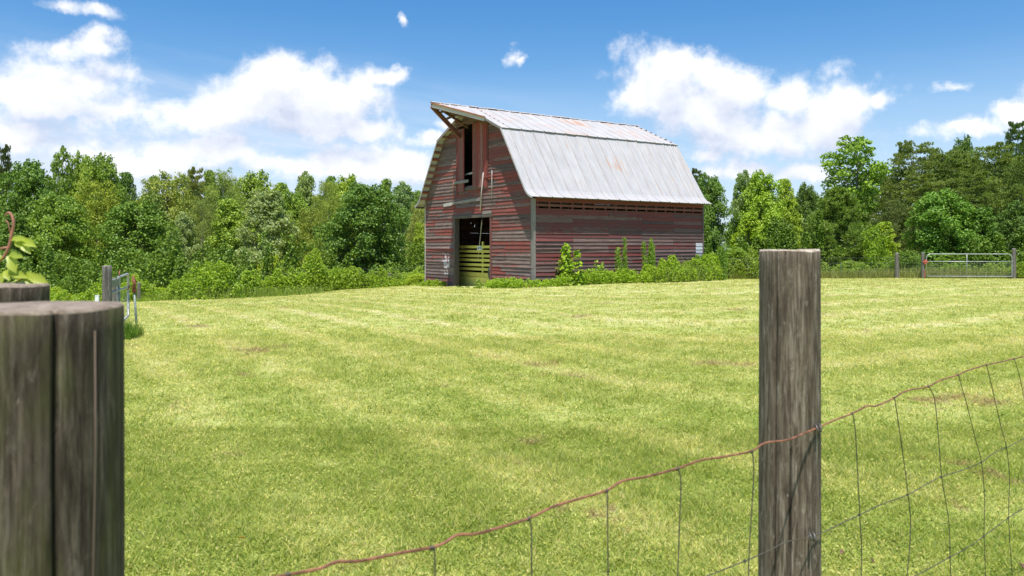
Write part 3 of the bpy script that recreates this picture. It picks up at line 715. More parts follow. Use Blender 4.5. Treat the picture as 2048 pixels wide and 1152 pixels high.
# ------------------------------------------------------------------ foreground posts
def post_mesh(name, r, H, mat, cracks, seg=220, rings=70, taper=0.06, seed=0, bulge=0.0, parent=None, lean=0.0, top=0.012):
    """weathered round post: grooves, checks and a worn top"""
    th = np.linspace(0, 2*np.pi, seg, endpoint=False); zz = np.linspace(-0.3, H, rings)
    T, Z = np.meshgrid(th, zz)
    rad = r * (1 - taper * (Z / H)) * np.ones_like(T)
    cx, cy = np.cos(T), np.sin(T)
    rad += r * 0.035 * (fbm(cx*1.5+seed+Z*0.7, cy*1.5+Z*0.5, seed, 3) - .44) * 2
    rad += r * 0.014 * (vnoise(np.cos(T)*5.0 + seed+9, np.sin(T)*5.0+Z*.4, seed+9) - .5)
    rad += r * 0.010 * (vnoise(np.cos(T)*14.1 + seed+9, np.sin(T)*14.1+Z*.7, seed+7) - .5)
    rad += bulge * r * np.exp(-((Z - H*0.55)/0.12)**2)*np.maximum(0, np.cos(T + math.pi/2 + .9))**6
    for (a, w, dep, z0, z1) in cracks:
        wob = 0.05 * (vnoise(Z*5, Z*0+a, 3) - .5) + 0.07 * (Z - H)
        dd = np.angle(np.exp(1j * (T - a - wob))); rad -= dep * np.exp(-(dd/w)**2) * ((Z > z0) & (Z < z1))
    X = rad*np.cos(T); Y = rad*np.sin(T)
    Zt = Z.copy(); Zt[-1] += top * (vnoise(cx[-1]*2+seed, cy[-1]*2, seed) - .5)
    CRK = np.zeros_like(T)
    for (a, w, dep, z0, z1) in cracks:
        wob = 0.05 * (vnoise(Z*5, Z*0+a, 3) - .5) + 0.07 * (Z - H)
        dd = np.angle(np.exp(1j * (T - a - wob))); CRK = np.maximum(CRK, np.exp(-(dd/(w*.9))**2) * min(1, dep/.008) * ((Z > z0) & (Z < z1)))
    V = [np.c_[X.ravel(), Y.ravel(), Zt.ravel()]]
    idx = np.arange(seg*rings).reshape(rings, seg); F4 = []
    i2 = np.roll(idx, -1, axis=1)
    F4.append(np.stack([idx[:-1], i2[:-1], i2[1:], idx[1:]], -1).reshape(-1, 4))
    uvs = []
    # top rings, ending nearly at the centre
    n0 = seg*rings; prev = idx[-1]; k = 0
    for f in (0.965, 0.8, 0.5, 0.25, 0.02):
        zt = H + .004 + top * 1.2 * (fbm(X[-1]*f*25+seed, Y[-1]*f*25, seed, 3) - .44)
        V.append(np.c_[X[-1]*f, Y[-1]*f, zt]); cur = n0 + k*seg + np.arange(seg); k += 1
        F4.append(np.stack([prev, np.roll(prev, -1), np.roll(cur, -1), cur], -1)); prev = cur
    V = np.concatenate(V); Fq = np.concatenate(F4)
    # uv: u up the post, v round it (grain runs along u)
    co = V[Fq]; ang = np.arctan2(co[..., 1], co[..., 0]); base = ang[:, :1]; ang = base + np.angle(np.exp(1j*(ang - base)))
    uv = np.stack([co[..., 2], ang * r], -1)
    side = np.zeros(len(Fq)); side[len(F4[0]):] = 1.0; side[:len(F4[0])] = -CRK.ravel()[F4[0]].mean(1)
    uv[side > 0.5] = co[side > 0.5][..., :2]
    return npmesh(name, V, Fq, mat, parent, fattr=side, uv=uv.reshape(-1, 2), smooth=True)
def postmat(name, dark, mid, light, moss=0.0, stain=None):
    m, t, b, o = newmat(name); uv = t.coord('UV'); ob = t.coord('Object'); rn = t.attr('rnd')[2]
    g = t.noise(t.vec('MULTIPLY', uv, (7.0, 110.0, 1)), 1.0, 8, 0.70, 0.25)
    g2 = t.noise(t.vec('MULTIPLY', uv, (3.0, 26.0, 1)), 1.0, 6, 0.68, 0.2)
    blot = t.noise(t.vec('MULTIPLY', ob, (1, 1, .30)), 22.0, 7, 0.72)
    c = t.mix(t.ss(g, 0.30, 0.68), dark, mid); c = t.mix(t.ss(t.math('MULTIPLY', t.math('ADD', g2, g), .5), 0.50, 0.68, 0, .8), c, light)
    c = t.mix(t.ss(blot, 0.50, 0.72, 0, .55), c, tuple(x*.55 for x in dark))
    if stain: c = t.mix(t.ss(g2, 0.55, 0.75, 0, .55), c, stain)
    fine = t.noise(t.vec('MULTIPLY', uv, (14.0, 60.0, 1)), 1.0, 8, 0.8, 0.6)
    c = t.mix(t.ss(fine, 0.52, 0.70, 0, .55), c, light); c = t.mix(t.ss(fine, 0.46, 0.34, 0, .6), c, tuple(x*.5 for x in dark))
    lich = t.noise(t.vec('MULTIPLY', ob, (1, 1, .35)), 38.0, 4, 0.65)
    c = t.mix(t.ss(lich, 0.68, 0.76, 0, .45), c, tuple(min(.6, x*2.0) for x in light))
    if moss:
        mz = t.noise(t.vec('MULTIPLY', ob, (1, 1, .22)), 13.0, 5, 0.6)
        z = t.sep(ob)[2]
        c = t.mix(t.math('MULTIPLY', t.ss(mz, 0.45, 0.68), t.ss(z, 0.75, 1.5, moss*.35, moss)), c, (0.115, 0.125, 0.030))
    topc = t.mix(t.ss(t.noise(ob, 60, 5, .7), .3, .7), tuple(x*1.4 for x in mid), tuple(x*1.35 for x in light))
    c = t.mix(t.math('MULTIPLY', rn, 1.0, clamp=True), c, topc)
    c = t.mix(t.math('MULTIPLY', rn, -0.92, clamp=True), c, (0.010, 0.008, 0.006))  # shade inside the cracks painted in as a near-black colour
    t.l.new(c, b.inputs['Base Color']); b.inputs['Roughness'].default_value = 0.88; b.inputs['Specular IOR Level'].default_value = 0.2
    bump(t, b, t.math('ADD', g, t.math('MULTIPLY', blot, .6)), 0.7, 0.004)
    return m
PM1 = postmat('aged treated post', (0.058, 0.042, 0.030), (0.20, 0.155, 0.114), (0.45, 0.39, 0.32), 0.10, (0.12, 0.065, 0.040))
PM2 = postmat('mossy dark post', (0.032, 0.023, 0.016), (0.108, 0.083, 0.060), (0.25, 0.20, 0.155), 0.6)
PM3 = postmat('distant grey post', (0.10, 0.09, 0.08), (0.21, 0.19, 0.17), (0.34, 0.31, 0.28))
NB = -math.pi/2
def fencepost(loc, r, ztop, mat, cracks, label, group=None, **k):
    z0 = g1(loc[0], loc[1]); o = post_mesh('fence_post', r, ztop - z0, mat, cracks, **k); o.location = (loc[0], loc[1], z0)
    return tag(o, label, 'fence post', group)
M['splint'] = timber('raw split wood', (0.09, 0.06, 0.04), (0.17, 0.12, 0.085))
p1 = fencepost((0.7219, 2.0833), .0780, 1.586, PM1, [(NB-.25, .035, .010, .0, 1.12), (NB+.35, .02, .004, .6, 1.7), (NB-.75, .03, .006, .2, 1.7), (NB+.62, .018, .004, .3, 1.7)],
          'round weathered grey fence post carrying the rusty red top wire', seed=4, taper=.03, top=.006)
p2 = fencepost((-.588, 0.99), .096, 1.522, PM2, [(NB+.0, .030, .016, .0, 1.515), (NB+.75, .028, .012, .0, 1.7), (NB-.6, .02, .005, .0, 1.3)],
          'large dark mossy fence post nearest the left foreground', seed=12, taper=.0, top=.003)
mb = MB(); a_ = 1.20; q_ = .0962
mb.tube([(math.sin(a_)*q_, -math.cos(a_)*q_, 1.515), (math.sin(a_+.01)*q_, -math.cos(a_+.01)*q_, 1.36), (math.sin(a_-.05)*q_, -math.cos(a_-.05)*q_, 1.1), (math.sin(a_-.08)*q_, -math.cos(a_-.08)*q_, .7)], [.0014, .0016, .0018, .001], 5); mb.build('splinter', M['splint'], p2)
p3 = fencepost((-.995, 1.55), .088, 1.522, PM2, [(NB+.2, .02, .006, .3, 1.7)],
          'mossy fence post with leafy creeper growing behind the large dark post', seed=23, taper=.02, top=.004)

# ------------------------------------------------------------------ woven wire fence in front
wf = empty('wire_fence', (0.665, 1.92, 0)); tag(wf, 'woven wire fence with rusty red wavy top wire across the foreground', 'wire fence')
ORG = Vector((0.665, 1.92, 0)); FD = Vector((0.74, 0.67, 0)).normalized()
def onfence(px, py, off=0.0):
    """point of the fence's own vertical plane that the photo shows there"""
    k = (px - 1024) / F; s = (ORG.x - k * ORG.y) / (k * FD.y - FD.x); p = ORG + FD * s
    z = CAMZ - (py - HOR) / F * p.y; return Vector((p.x, p.y, z)) - ORG + Vector((FD.y, -FD.x, 0)) * off
def smooth(pts, n=6):
    out = []
    for i in range(len(pts) - 1):
        a = pts[max(0, i-1)]; b = pts[i]; c = pts[i+1]; e = pts[min(len(pts)-1, i+2)]
        for k in range(n):
            t = k / n; out.append(0.5*((2*b) + (c-a)*t + (2*a-5*b+4*c-e)*t*t + (3*b-a-3*c+e)*t**3))
    return out + [pts[-1]]
TOP = [(470,1172),(575,1150),(640,1137),(672,1124),(720,1122),(800,1106),(863,1095),(890,1085),(915,1070),(950,1068),(1000,1055),(1057,1037),(1110,1012),(1160,997),(1213,981),(1245,962),(1290,954),(1355,937),(1400,921),(1450,913),(1503,902),
       (1530,886),(1575,880),(1610,866),(1634,856),(1670,840),(1704,827),(1735,812),(1752,812),(1788,796),(1812,782),(1856,773),(1880,761),(1915,750),(1935,741),(1972,730),(2010,722),(2028,717),(2060,711),(2110,700),(2170,690)]
mb = MB(); mb.tube(smooth([onfence(x, y) for x, y in TOP], 4), .0023, 8); mb.build('top_wire', M['top_wire'], wf)
SEC = [(1180,1240),(1355,1175),(1490,1122),(1540,1100),(1575,1083),(1622,1074),(1660,1058),(1718,1030),(1770,1006),(1815,990),(1850,970),(1882,954),(1925,940),(1962,925),(1990,905),(2016,894),(2060,872),(2110,855),(2170,835)]
mb = MB(); mb.tube(smooth([onfence(x, y) for x, y in SEC], 4), .0014, 6); mb.build('line_wire', M['wire'], wf)
THI = [(1600,1262),(1735,1195),(1820,1157),(1899,1115),(1935,1095),(1967,1073),(2016,1036),(2060,1010),(2110,985),(2170,955)]
mb = MB(); mb.tube(smooth([onfence(x, y) for x, y in THI], 4), .0014, 6); mb.build('line_wire', M['wire'], wf)
mb = MB(); mb.tube(smooth([onfence(x, y) for x, y in [(1820,1330),(1967,1240),(2110,1130),(2170,1090)]], 4), .0014, 6); mb.build('line_wire', M['wire'], wf)
STAY = [[(575,1150),(582,1300)],[(863,1096),(868,1112),(869,1300)],[(1057,1038),(1061,1060),(1062,1180),(1066,1420)],[(1213,983),(1214,1080),(1215,1180),(1218,1330)],[(1355,938),(1360,965),(1357,1060),(1353,1175),(1350,1330)],
        [(1503,903),(1506,945),(1500,1050),(1496,1122),(1492,1300)],
        [(1704,827),(1709,860),(1714,950),(1718,1030),(1722,1120),(1716,1260)],[(1788,796),(1796,850),(1806,920),(1815,990),(1820,1060),(1810,1180)],[(1856,773),(1868,800),(1876,880),(1882,954),(1896,1040),(1899,1115),(1905,1250)],
        [(1915,750),(1930,800),(1950,880),(1962,925),(1968,1000),(1967,1073),(1972,1200)],[(1972,730),(1984,780),(2000,850),(2012,896),(2018,960),(2016,1036),(2024,1160)],[(2028,718),(2044,780),(2058,872),(2066,950),(2062,1008),(2068,1130)],
        [(2082,706),(2098,780),(2110,855),(2116,930),(2112,983),(2116,1100)]]
for s in STAY:
    mb = MB(); mb.tube(smooth([onfence(x, y, .002) for x, y in s], 4), .0013, 6); mb.build('stay_wire', M['wire'], wf)
def knot(px, py, sz, mat):
    p = onfence(px, py); mb = MB()
    for k in (-1, 0, 1):
        c = p + FD * k * sz * .55
        pts = [c + Vector((FD.y, -FD.x, 0)) * math.cos(a) * sz * .62 + Vector((0, 0, 1)) * math.sin(a) * sz * .62 for a in np.linspace(0, 5.6, 9)]
        mb.tube(pts, sz * .26, 5)
    mb.build('wire_knot', mat, wf)
for (x, y) in [(575,1150),(863,1096),(1057,1038),(1213,982),(1355,938),(1503,903),(1704,827),(1788,796),(1856,773),(1915,750),(1972,730),(2028,718)]: knot(x, y, .0045, M['wire'])
for (x, y) in [(1490,1122),(1718,1030),(1815,990),(1882,954),(1962,925),(2012,896),(1899,1115),(1967,1073),(2016,1036)]: knot(x, y, .0042, M['wire'])
# staples
for (x, y) in ((1634,857),(1622,1074)):
    p = onfence(x, y, .004); mb = MB()
    mb.tube([p + Vector((-.004,.01,.009)), p + Vector((-.006,-.004,.006)), p + Vector((-.004,-.006,-.004)), p + Vector((0,.008,-.010))], .0022, 6)
    mb.tube([p + Vector((.004,.012,.010)), p + Vector((.004,-.004,.007)), p + Vector((.005,-.005,-.006)), p + Vector((.006,.010,-.010))], .0020, 6)
    mb.build('staple', M['staple'], wf)

# ------------------------------------------------------------------ leaf and plant builders
def quads(C, L, W, rng, bias, bw=0.8, droop=0.0):
    """leaf shaped quads at centres C, facing roughly along bias"""
    n = len(C); nr = rng.normal(size=(n, 3)); nr /= np.linalg.norm(nr, axis=1)[:, None]
    nm = nr + bias * bw; nm /= np.linalg.norm(nm, axis=1)[:, None] + 1e-9
    t = rng.normal(size=(n, 3)); t[:, 2] -= droop; t -= nm * (t*nm).sum(1)[:, None]; t /= np.linalg.norm(t, axis=1)[:, None] + 1e-9
    b = np.cross(nm, t); l = (L * rng.uniform(.65, 1.35, n))[:, None]; w = (W * rng.uniform(.7, 1.3, n))[:, None]
    V = np.empty((n, 4, 3)); V[:, 0] = C - t*l/2; V[:, 1] = C + b*w/2 + nm*l*.08; V[:, 2] = C + t*l/2; V[:, 3] = C - b*w/2 + nm*l*.08
    return V.reshape(-1, 3)
def leafobj(name, V, mat, rng, parent=None):
    return npmesh(name, V, np.arange(len(V)).reshape(-1, 4), mat, parent, fattr=rng.uniform(0, 1, len(V)//4))
LM = {'glossy': leafmat('broad glossy leaves', .22, .5, .28), 'soft': leafmat('soft leaves', .26, .55, .25), 'pale': leafmat('leaves with pale undersides', .28, .5, .3, pale=.5),
      'needle': leafmat('pine needles', .30, .5, .25), 'fresh': leafmat('fresh weed leaves', .42, .5, .3)}

def crown(rng, H, base, W, prof, nclump, leaves, L, Wd, rc=(.5, .95), flat=.75, hollow=.55, gap=0.0, bw=.9, upb=.45):
    """clumps of leaves set around an envelope; returns leaf centres, biases and clump centres"""
    C, B, cl = [], [], []
    for i in range(nclump):
        t = ((i + rng.uniform(0, 1)) / nclump) ** 0.9
        a = i * 2.39996 + rng.uniform(-.5, .5); Rr_ = W/2 * prof(t)
        f = rng.uniform(hollow, 1.0) ** .6 if rng.random() > .12 else rng.uniform(0.2, .6)
        f *= 1 + .10*math.sin(3*a + 7*t)
        r = rng.uniform(*rc) * (0.55 + .6*prof(t)); rr = max(0, Rr_*f - r*.45)
        c = np.array([math.cos(a)*rr, math.sin(a)*rr, base + (H-base)*t*0.97 - r*.3]); cl.append((c, r))
        n = int(leaves * (r / ((rc[0]+rc[1])/2))**2 / nclump)
        dirs = rng.normal(size=(n, 3)); dirs[:, 2] = np.abs(dirs[:, 2])*1.0 - .35*(rng.random(n) < .5)*2*np.abs(dirs[:, 2])*.8
        dirs /= np.linalg.norm(dirs, axis=1)[:, None]
        # sprigs inside a clump give it a ragged edge
        sp = rng.normal(size=(max(3, n//14), 3)); sp /= np.linalg.norm(sp, axis=1)[:, None]
        pick = sp[rng.integers(0, len(sp), n)]; dd = dirs*.55 + pick*.75
        dd /= np.linalg.norm(dd, axis=1)[:, None]
        rad = r * rng.uniform(.45, 1.12, n)[:, None]
        P_ = c + dd*rad*np.array([1, 1, flat]); C.append(P_)
        out = np.array([math.cos(a)*.5, math.sin(a)*.5, 0]); B.append(dd*.7 + out + np.array([0, 0, upb]))
    return np.concatenate(C), np.concatenate(B), cl
def limbs(mb, rng, H, base, cl, r0, wob=.15, every=1, trunk_to=.9):
    n = 9; ph = rng.uniform(0, 6); tp = [Vector((math.sin(ph+i*.9)*wob*i/n, math.cos(ph*1.3+i*.8)*wob*i/n, H*trunk_to*i/(n-1) - (.4 if i == 0 else 0))) for i in range(n)]
    return tp, [r0*(1-.88*i/(n-1))*(1.25 if i == 0 else 1) for i in range(n)]
def make_tree(label, H, base, W, prof, nclump, leaves, L, Wd, leafm, barkm, seed, r0=.14, rc=(.5, .95), name='tree', **k):
    rng = np.random.default_rng(seed); root = empty(name, (0, 0, 0))
    C, B, cl = crown(rng, H, base, W, prof, nclump, leaves, L, Wd, rc, **k)
    V = quads(C, L, Wd, rng, B)
    mb = MB(); tp, tr_ = limbs(mb, rng, H, base, cl, r0); mb.tube(tp, tr_, 7)
    for i, (c, r) in enumerate(cl):
        z0 = max(base*.6, c[2] - np.hypot(c[0], c[1])*.7 - .3); z0 = min(z0, H*.86)
        f = z0/(H*.9); p0 = Vector((tp[min(8, int(f*8))].x, tp[min(8, int(f*8))].y, z0)); p1 = Vector(c)
        mid = (p0+p1)/2 + Vector((0, 0, -.1*(p1-p0).length)); mb.tube([p0, mid, p1], [r0*.34*(1-f*.6), r0*.22*(1-f*.5), .012], 4, False)
    tk = mb.build('trunk', barkm, root); cr = leafobj('crown', V, leafm, rng, root)
    root['_H'] = H; root['_W'] = W; return root
ovate = lambda t: max(.38, math.sin(math.pi*min(1, (t*.80+.16)))**.6)
cone = lambda t: max(.30, (1-t*t*.95)**.9) if t > .2 else .75 + 1.1*t
tall = lambda t: max(.32, math.sin(math.pi*(t*.76+.16))**.7)
umbrella = lambda t: max(.12, (.35 + .9*t) if t < .7 else 1-(t-.7)*1.9)

def make_pine(label, H, base, W, seed, nb=20, layered=False, name='pine_tree', r0=.15, tuftL=.2, ntuft=2600):
    """pine: whorled boughs ending in needle tufts; layered = flat spreading sprays"""
    rng = np.random.default_rng(seed); root = empty(name, (0, 0, 0)); mb = MB(); tips = []; dirs = []
    trunk = [Vector((math.sin(i*.8+seed)*.08*i/3, math.cos(i+seed)*.07*i/3, H*.97*i/8 - (.4 if i == 0 else 0))) for i in range(9)]
    mb.tube(trunk, [r0*(1-.9*i/8) for i in range(9)], 7)
    for i in range(nb):
        t = (i+.5)/nb; z = base + (H-base)*t*.95
        reach = W/2*((1-t)**.62 if not layered else max(.25, 1-abs(t-.45)*1.1))*rng.uniform(.75, 1.1)
        for k in range(5 if not layered else 4):
            a = k*2*math.pi/5 + i*2.4 + rng.uniform(-.5, .5); rise = .38 if not layered else rng.uniform(-.05, .22)
            ln = reach*rng.uniform(.7, 1.05); p0 = Vector((trunk[min(8, int(z/H*8))].x, trunk[min(8, int(z/H*8))].y, z))
            d0 = Vector((math.cos(a), math.sin(a), rise)); p1 = p0 + d0*ln*.55 + Vector((0, 0, -.06*ln)); p2 = p0 + d0*ln + Vector((0, 0, .12*ln))
            mb.tube([p0, p1, p2], [r0*.22*(1-t*.6), r0*.14*(1-t*.6), .01], 4, False)
            m = max(3, int(ntuft/(nb*5)))
            for q in range(m):
                f = rng.uniform(.25, 1.0)**.7; b0 = p0.lerp(p1, f/.55) if f < .55 else p1.lerp(p2, (f-.55)/.45)
                sp = .30*ln*(1.1-f*.5) if not layered else .42*ln*(1.1-f*.6)
                of = Vector((rng.normal()*sp*.55, rng.normal()*sp*.55, abs(rng.normal())*sp*(.35 if not layered else .13))); tips.append(b0+of)
                dd = (of.normalized()*.7 + d0*.5 + Vector((0, 0, .7 if not layered else .35))); dirs.append(dd.normalized())
    T = np.array([tuple(p) for p in tips]); Dv = np.array([tuple(p) for p in dirs]); nn = 11
    T = np.repeat(T, nn, 0); Dv = np.repeat(Dv, nn, 0); n = len(T)
    d_ = Dv*.9 + rng.normal(size=(n, 3))*.55; d_ /= np.linalg.norm(d_, axis=1)[:, None]
    s_ = np.cross(d_, rng.normal(size=(n, 3))); s_ /= np.linalg.norm(s_, axis=1)[:, None]
    l = tuftL*rng.uniform(.6, 1.2, n)[:, None]; w = .024*rng.uniform(.8, 1.3, n)[:, None]
    V = np.empty((n, 4, 3)); V[:, 0] = T - s_*w*.6; V[:, 1] = T + s_*w*.6; V[:, 2] = T + d_*l + s_*w; V[:, 3] = T + d_*l - s_*w
    mb.build('trunk', M['bark'], root); leafobj('crown', V.reshape(-1, 3), LM['needle'], rng, root)
    root['_H'] = H; root['_W'] = W; return root

# ------------------------------------------------------------------ tree kinds (each made once, then copied)
K = {}
K['gum1'] = lambda: make_tree('', 10, .5, 7, ovate, 74, 21000, .21, .17, LM['glossy'], M['bark'], 101, rc=(.62, 1.1))
K['gum2'] = lambda: make_tree('', 10, .5, 6, cone, 70, 19000, .20, .16, LM['glossy'], M['bark'], 102, rc=(.55, 1.0))
K['pop'] = lambda: make_tree('', 10, .8, 4.6, tall, 66, 17000, .19, .15, LM['pale'], M['pale_bark'], 103, rc=(.42, .8), upb=.3)
K['wil'] = lambda: make_tree('', 10, .8, 6, tall, 80, 26000, .15, .055, LM['soft'], M['pale_bark'], 104, rc=(.45, .9), upb=.5)
K['oak'] = lambda: make_tree('', 10, .8, 8, ovate, 84, 22000, .18, .11, LM['soft'], M['bark'], 105, rc=(.6, 1.15), flat=.6)
K['open'] = lambda: make_tree('', 12, 4.0, 6, umbrella, 46, 8200, .22, .17, LM['glossy'], M['bark'], 106, r0=.17, rc=(.45, .85), hollow=.35)
K['lob'] = lambda: make_pine('', 8, .3, 7.0, 107, 21, False, ntuft=3600, tuftL=.27)
K['vir'] = lambda: make_pine('', 12, 2.0, 8.5, 108, 20, True, ntuft=5200, tuftL=.19)
K['vir2'] = lambda: make_pine('', 12, 3.0, 7.5, 118, 18, True, ntuft=4600, tuftL=.19)
K['shrub'] = lambda: make_tree('', 3, .05, 3.2, ovate, 34, 6500, .14, .10, LM['fresh'], M['bark'], 109, r0=.04, rc=(.35, .65), name='shrub')
K['sap'] = lambda: make_tree('', 4, .3, 2.6, cone, 30, 4200, .16, .12, LM['fresh'], M['bark'], 110, r0=.05, rc=(.28, .5), name='sapling')
PROTO = {}; USED = set()
def copy_tree(o, parent=None):
    c = o.copy(); COL.objects.link(c); c.parent = parent
    for ch in list(o.children): copy_tree(ch, c)
    return c
trs = random.Random(77)
GAIN = 1.50
def place(kind, px, ytop, wpx, Y, col, label, cat='tree', group=None, rz=None):
    if kind not in PROTO: PROTO[kind] = K[kind](); o = PROTO[kind]
    else: o = copy_tree(PROTO[kind])
    X = (px-1024)/F*Y; z0 = g1(X, Y); ht = CAMZ - (ytop-HOR)/F*Y - z0; w = wpx/F*Y
    o.location = (X, Y, z0 - .05); o.scale = (w/o['_W'], w/o['_W'], ht/o['_H']); o.rotation_euler = (0, 0, trs.uniform(0, 6.28) if rz is None else rz)
    for ch in o.children:
        if ch.name.startswith('crown'): ch.color = (min(.9, col[0]*GAIN*1.12), min(.9, col[1]*GAIN), col[2]*GAIN*.8, 1)
    return tag(o, label, cat, group)
MG, DG, YG, LG, OL, PA = (.115,.205,.036), (.078,.155,.032), (.250,.350,.045), (.170,.270,.048), (.155,.215,.048), (.20,.275,.10)
BR, PN, TN = (.105,.150,.052), (.120,.185,.062), (.20,.25,.08)
GL, GR = 'trees of the wood behind the left of the field', 'trees of the wood behind the right of the field'
T = [
 # front row, left
 ('gum1', 122, 384, 150, 54, MG, 'leafy bright-topped tree rising behind the mossy post and its creeper'),
 ('gum2', 30, 420, 120, 52, DG, 'dark green tree at the left edge, just above the leafy creeper'),
 ('gum1', 270, 398, 165, 55, (.085,.165,.030), 'dark green rounded tree behind the tubular gate at left'),
 ('pop', 367, 422, 66, 53, PA, 'narrow tree with whitish green tips just right of the yellow-green sapling'),
 ('gum2', 462, 392, 130, 58, LG, 'light green tree left of the tall pale-leaved poplars'),
 ('pop', 532, 372, 118, 54, PA, 'pale-leaved tree with silvery top standing in front of the left wood'),
 ('oak', 622, 410, 95, 56, OL, 'olive green fine-leaved tree left of the big dark sweetgum'),
 ('gum1', 733, 362, 178, 50, (.075,.150,.034), 'big dark dense tree nearest the left side of the barn'),
 ('oak', 836, 398, 58, 57, TN, 'tan-green tree touching the left wall of the barn'),
 # middle row, left
 ('oak', 195, 352, 150, 63, (.17,.235,.04), 'yellowish green broad tree above the bright-topped leafy tree'),
 ('gum1', 60, 316, 140, 66, DG, 'very dark broad tree high at the far left'),
 ('wil', 448, 330, 95, 64, (.16,.235,.065), 'tall willow-like light green tree left of centre of the wood'),
 ('gum2', 310, 382, 110, 62, (.12,.19,.05), 'medium green tree between the yellowish broad tree and the pinnate one'),
 ('oak', 335, 336, 125, 70, (.175,.235,.06), 'feathery yellow-green spreading crown in the left wood'),
 ('wil', 655, 352, 90, 62, (.17,.24,.055), 'thin-leaved light tree just left of and above the big dark tree'),
 ('gum1', 585, 378, 105, 66, (.14,.235,.04), 'fresh green rounded tree behind the pale-leaved tree'),
 ('gum2', 770, 352, 75, 64, MG, 'green tree peeping above the big dark tree'),
 ('wil', 405, 388, 80, 60, (.14,.20,.06), 'dull green loose tree behind the narrow whitish-tipped one'),
 ('gum2', 838, 440, 46, 54, (.22,.32,.05), 'bright green sapling-like tree against the left corner of the barn'),
 # skyline, left
 ('vir', 8, 284, 60, 74, (.055,.085,.03), 'dark pine top sticking up at the extreme left of the skyline'),
 ('open', 126, 288, 66, 72, (.12,.21,.04), 'tall round-headed tree, highest on the left skyline'),
 ('gum1', 168, 302, 66, 73, LG, 'rounded bright crown second from the tallest on the left skyline'),
 ('gum1', 208, 304, 76, 74, MG, 'full green crown right of the two tallest on the left skyline'),
 ('gum2', 256, 338, 60, 82, (.09,.17,.05), 'small distant dark green crown in the left skyline dip'),
 ('vir', 388, 330, 75, 76, (.17,.21,.07), 'brownish green pine on the left skyline'),
 ('gum2', 422, 334, 55, 80, (.13,.22,.045), 'small pointed crown beside the brownish pine on the skyline'),
 ('gum1', 508, 338, 90, 74, (.16,.255,.045), 'bright rounded crown on the skyline above the pale-leaved tree'),
 ('gum2', 558, 360, 66, 76, LG, 'low bright crown in the middle of the left skyline'),
 ('pop', 612, 341, 46, 76, (.19,.28,.05), 'slim upright crown on the skyline above the olive tree'),
 ('gum2', 660, 346, 50, 80, (.10,.20,.05), 'little deep green crown on the skyline left of the barn'),
 ('gum1', 694, 347, 76, 74, (.19,.29,.04), 'yellowish crown on the skyline left of the big dark tree'),
 ('pop', 806, 362, 60, 72, (.12,.22,.05), 'green upright crown on the skyline left of the hay hood'),
 ('gum2', 838, 376, 50, 76, (.12,.21,.055), 'last low crown of the left skyline, beside the barn roof edge'),
 # right
 ('gum1', 1418, 345, 100, 52, (.085,.165,.036), 'dark green tree directly behind the right end of the barn'),
 ('vir2', 1392, 332, 50, 66, (.07,.11,.035), 'dark pine tip showing just above the barn roof corner'),
 ('gum1', 1520, 340, 115, 60, (.17,.29,.034), 'bright green tree, widest between the barn and the round post'),
 ('pop', 1486, 338, 56, 60, (.15,.25,.05), 'slim pointed light green tree right of the barn roof'),
 ('gum2', 1498, 420, 95, 53, (.20,.32,.035), 'yellow-green lower tree just left of the round weathered post'),
 ('gum2', 1572, 352, 80, 62, (.20,.31,.045), 'light yellowish crown above the round weathered post'),
 ('gum1', 1612, 364, 70, 66, (.075,.14,.035), 'dull dark crown between the yellowish crown and the fluffy pine'),
 ('lob', 1672, 368, 170, 50, (.125,.205,.060), 'fluffy young pine standing in the open right of the round post'),
 ('open', 1712, 266, 150, 58, (.13,.24,.034), 'tall open-crowned tree rising above the fluffy pine'),
 ('gum2', 1765, 440, 90, 54, (.19,.30,.035), 'yellow-green small tree between the fluffy pine and the dark maples'),
 ('vir', 1822, 278, 150, 62, BR, 'sparse spreading brownish pine with flat top on the right skyline'),
 ('vir2', 1905, 300, 170, 60, (.095,.145,.048), 'dense brownish pine in the middle of the right pine stand'),
 ('vir', 1990, 282, 165, 58, (.100,.150,.05), 'broad layered pine near the right edge of the photo'),
 ('vir2', 1850, 345, 160, 57, BR, 'lower brownish pine filling the front of the pine stand'),
 ('vir', 2060, 300, 150, 55, (.085,.135,.045), 'dark layered pine cut by the right edge'),
 ('vir', 1785, 330, 130, 64, BR, 'smaller brownish pine at the left end of the pine stand'),
 ('vir2', 1955, 340, 150, 55, (.09,.14,.045), 'brownish pine filling the gap above the maple behind the gate'),
 ('vir', 1880, 292, 140, 66, (.10,.15,.05), 'pine crown at the back of the stand, below the leafy crown'),
 ('gum1', 1926, 270, 62, 72, (.08,.15,.035), 'leafy green crown poking above the pine stand'),
 ('vir2', 2032, 236, 84, 70, (.05,.095,.03), 'tallest dark pine at the upper right corner of the wood'),
 ('gum1', 1880, 376, 150, 50, (.085,.185,.030), 'glossy dark green tree behind the right tubular gate'),
 ('gum2', 1962, 410, 105, 49, (.075,.16,.03), 'leafy green tree above the hinge-free end of the right gate'),
 ('gum1', 2040, 400, 110, 50, (.065,.13,.03), 'dark green tree at the right edge behind the last post'),
 ('gum2', 1570, 440, 95, 56, (.10,.18,.035), 'medium green tree hidden partly by the top of the round post'),
 ('oak', 1790, 392, 85, 56, (.08,.12,.04), 'dull green tree between the open-crowned tree and the pine stand'),
]
for r in T:
    lf = r[1] < 1100
    if r[0] in ('vir', 'vir2') and r[1] > 1500: r = (*r[:5], tuple(c*1.3 for c in r[5]), r[6])
    if r[4] >= 70 and r[0] not in ('vir', 'vir2', 'open'): r = (*r[:3], r[3]*1.35, *r[4:])
    cat = 'pine tree' if r[0] in ('vir', 'vir2', 'lob') else 'tree'
    place(*r, cat=cat, group=GL if lf else GR)
GS = 'shrubs and saplings along the edge of the field'
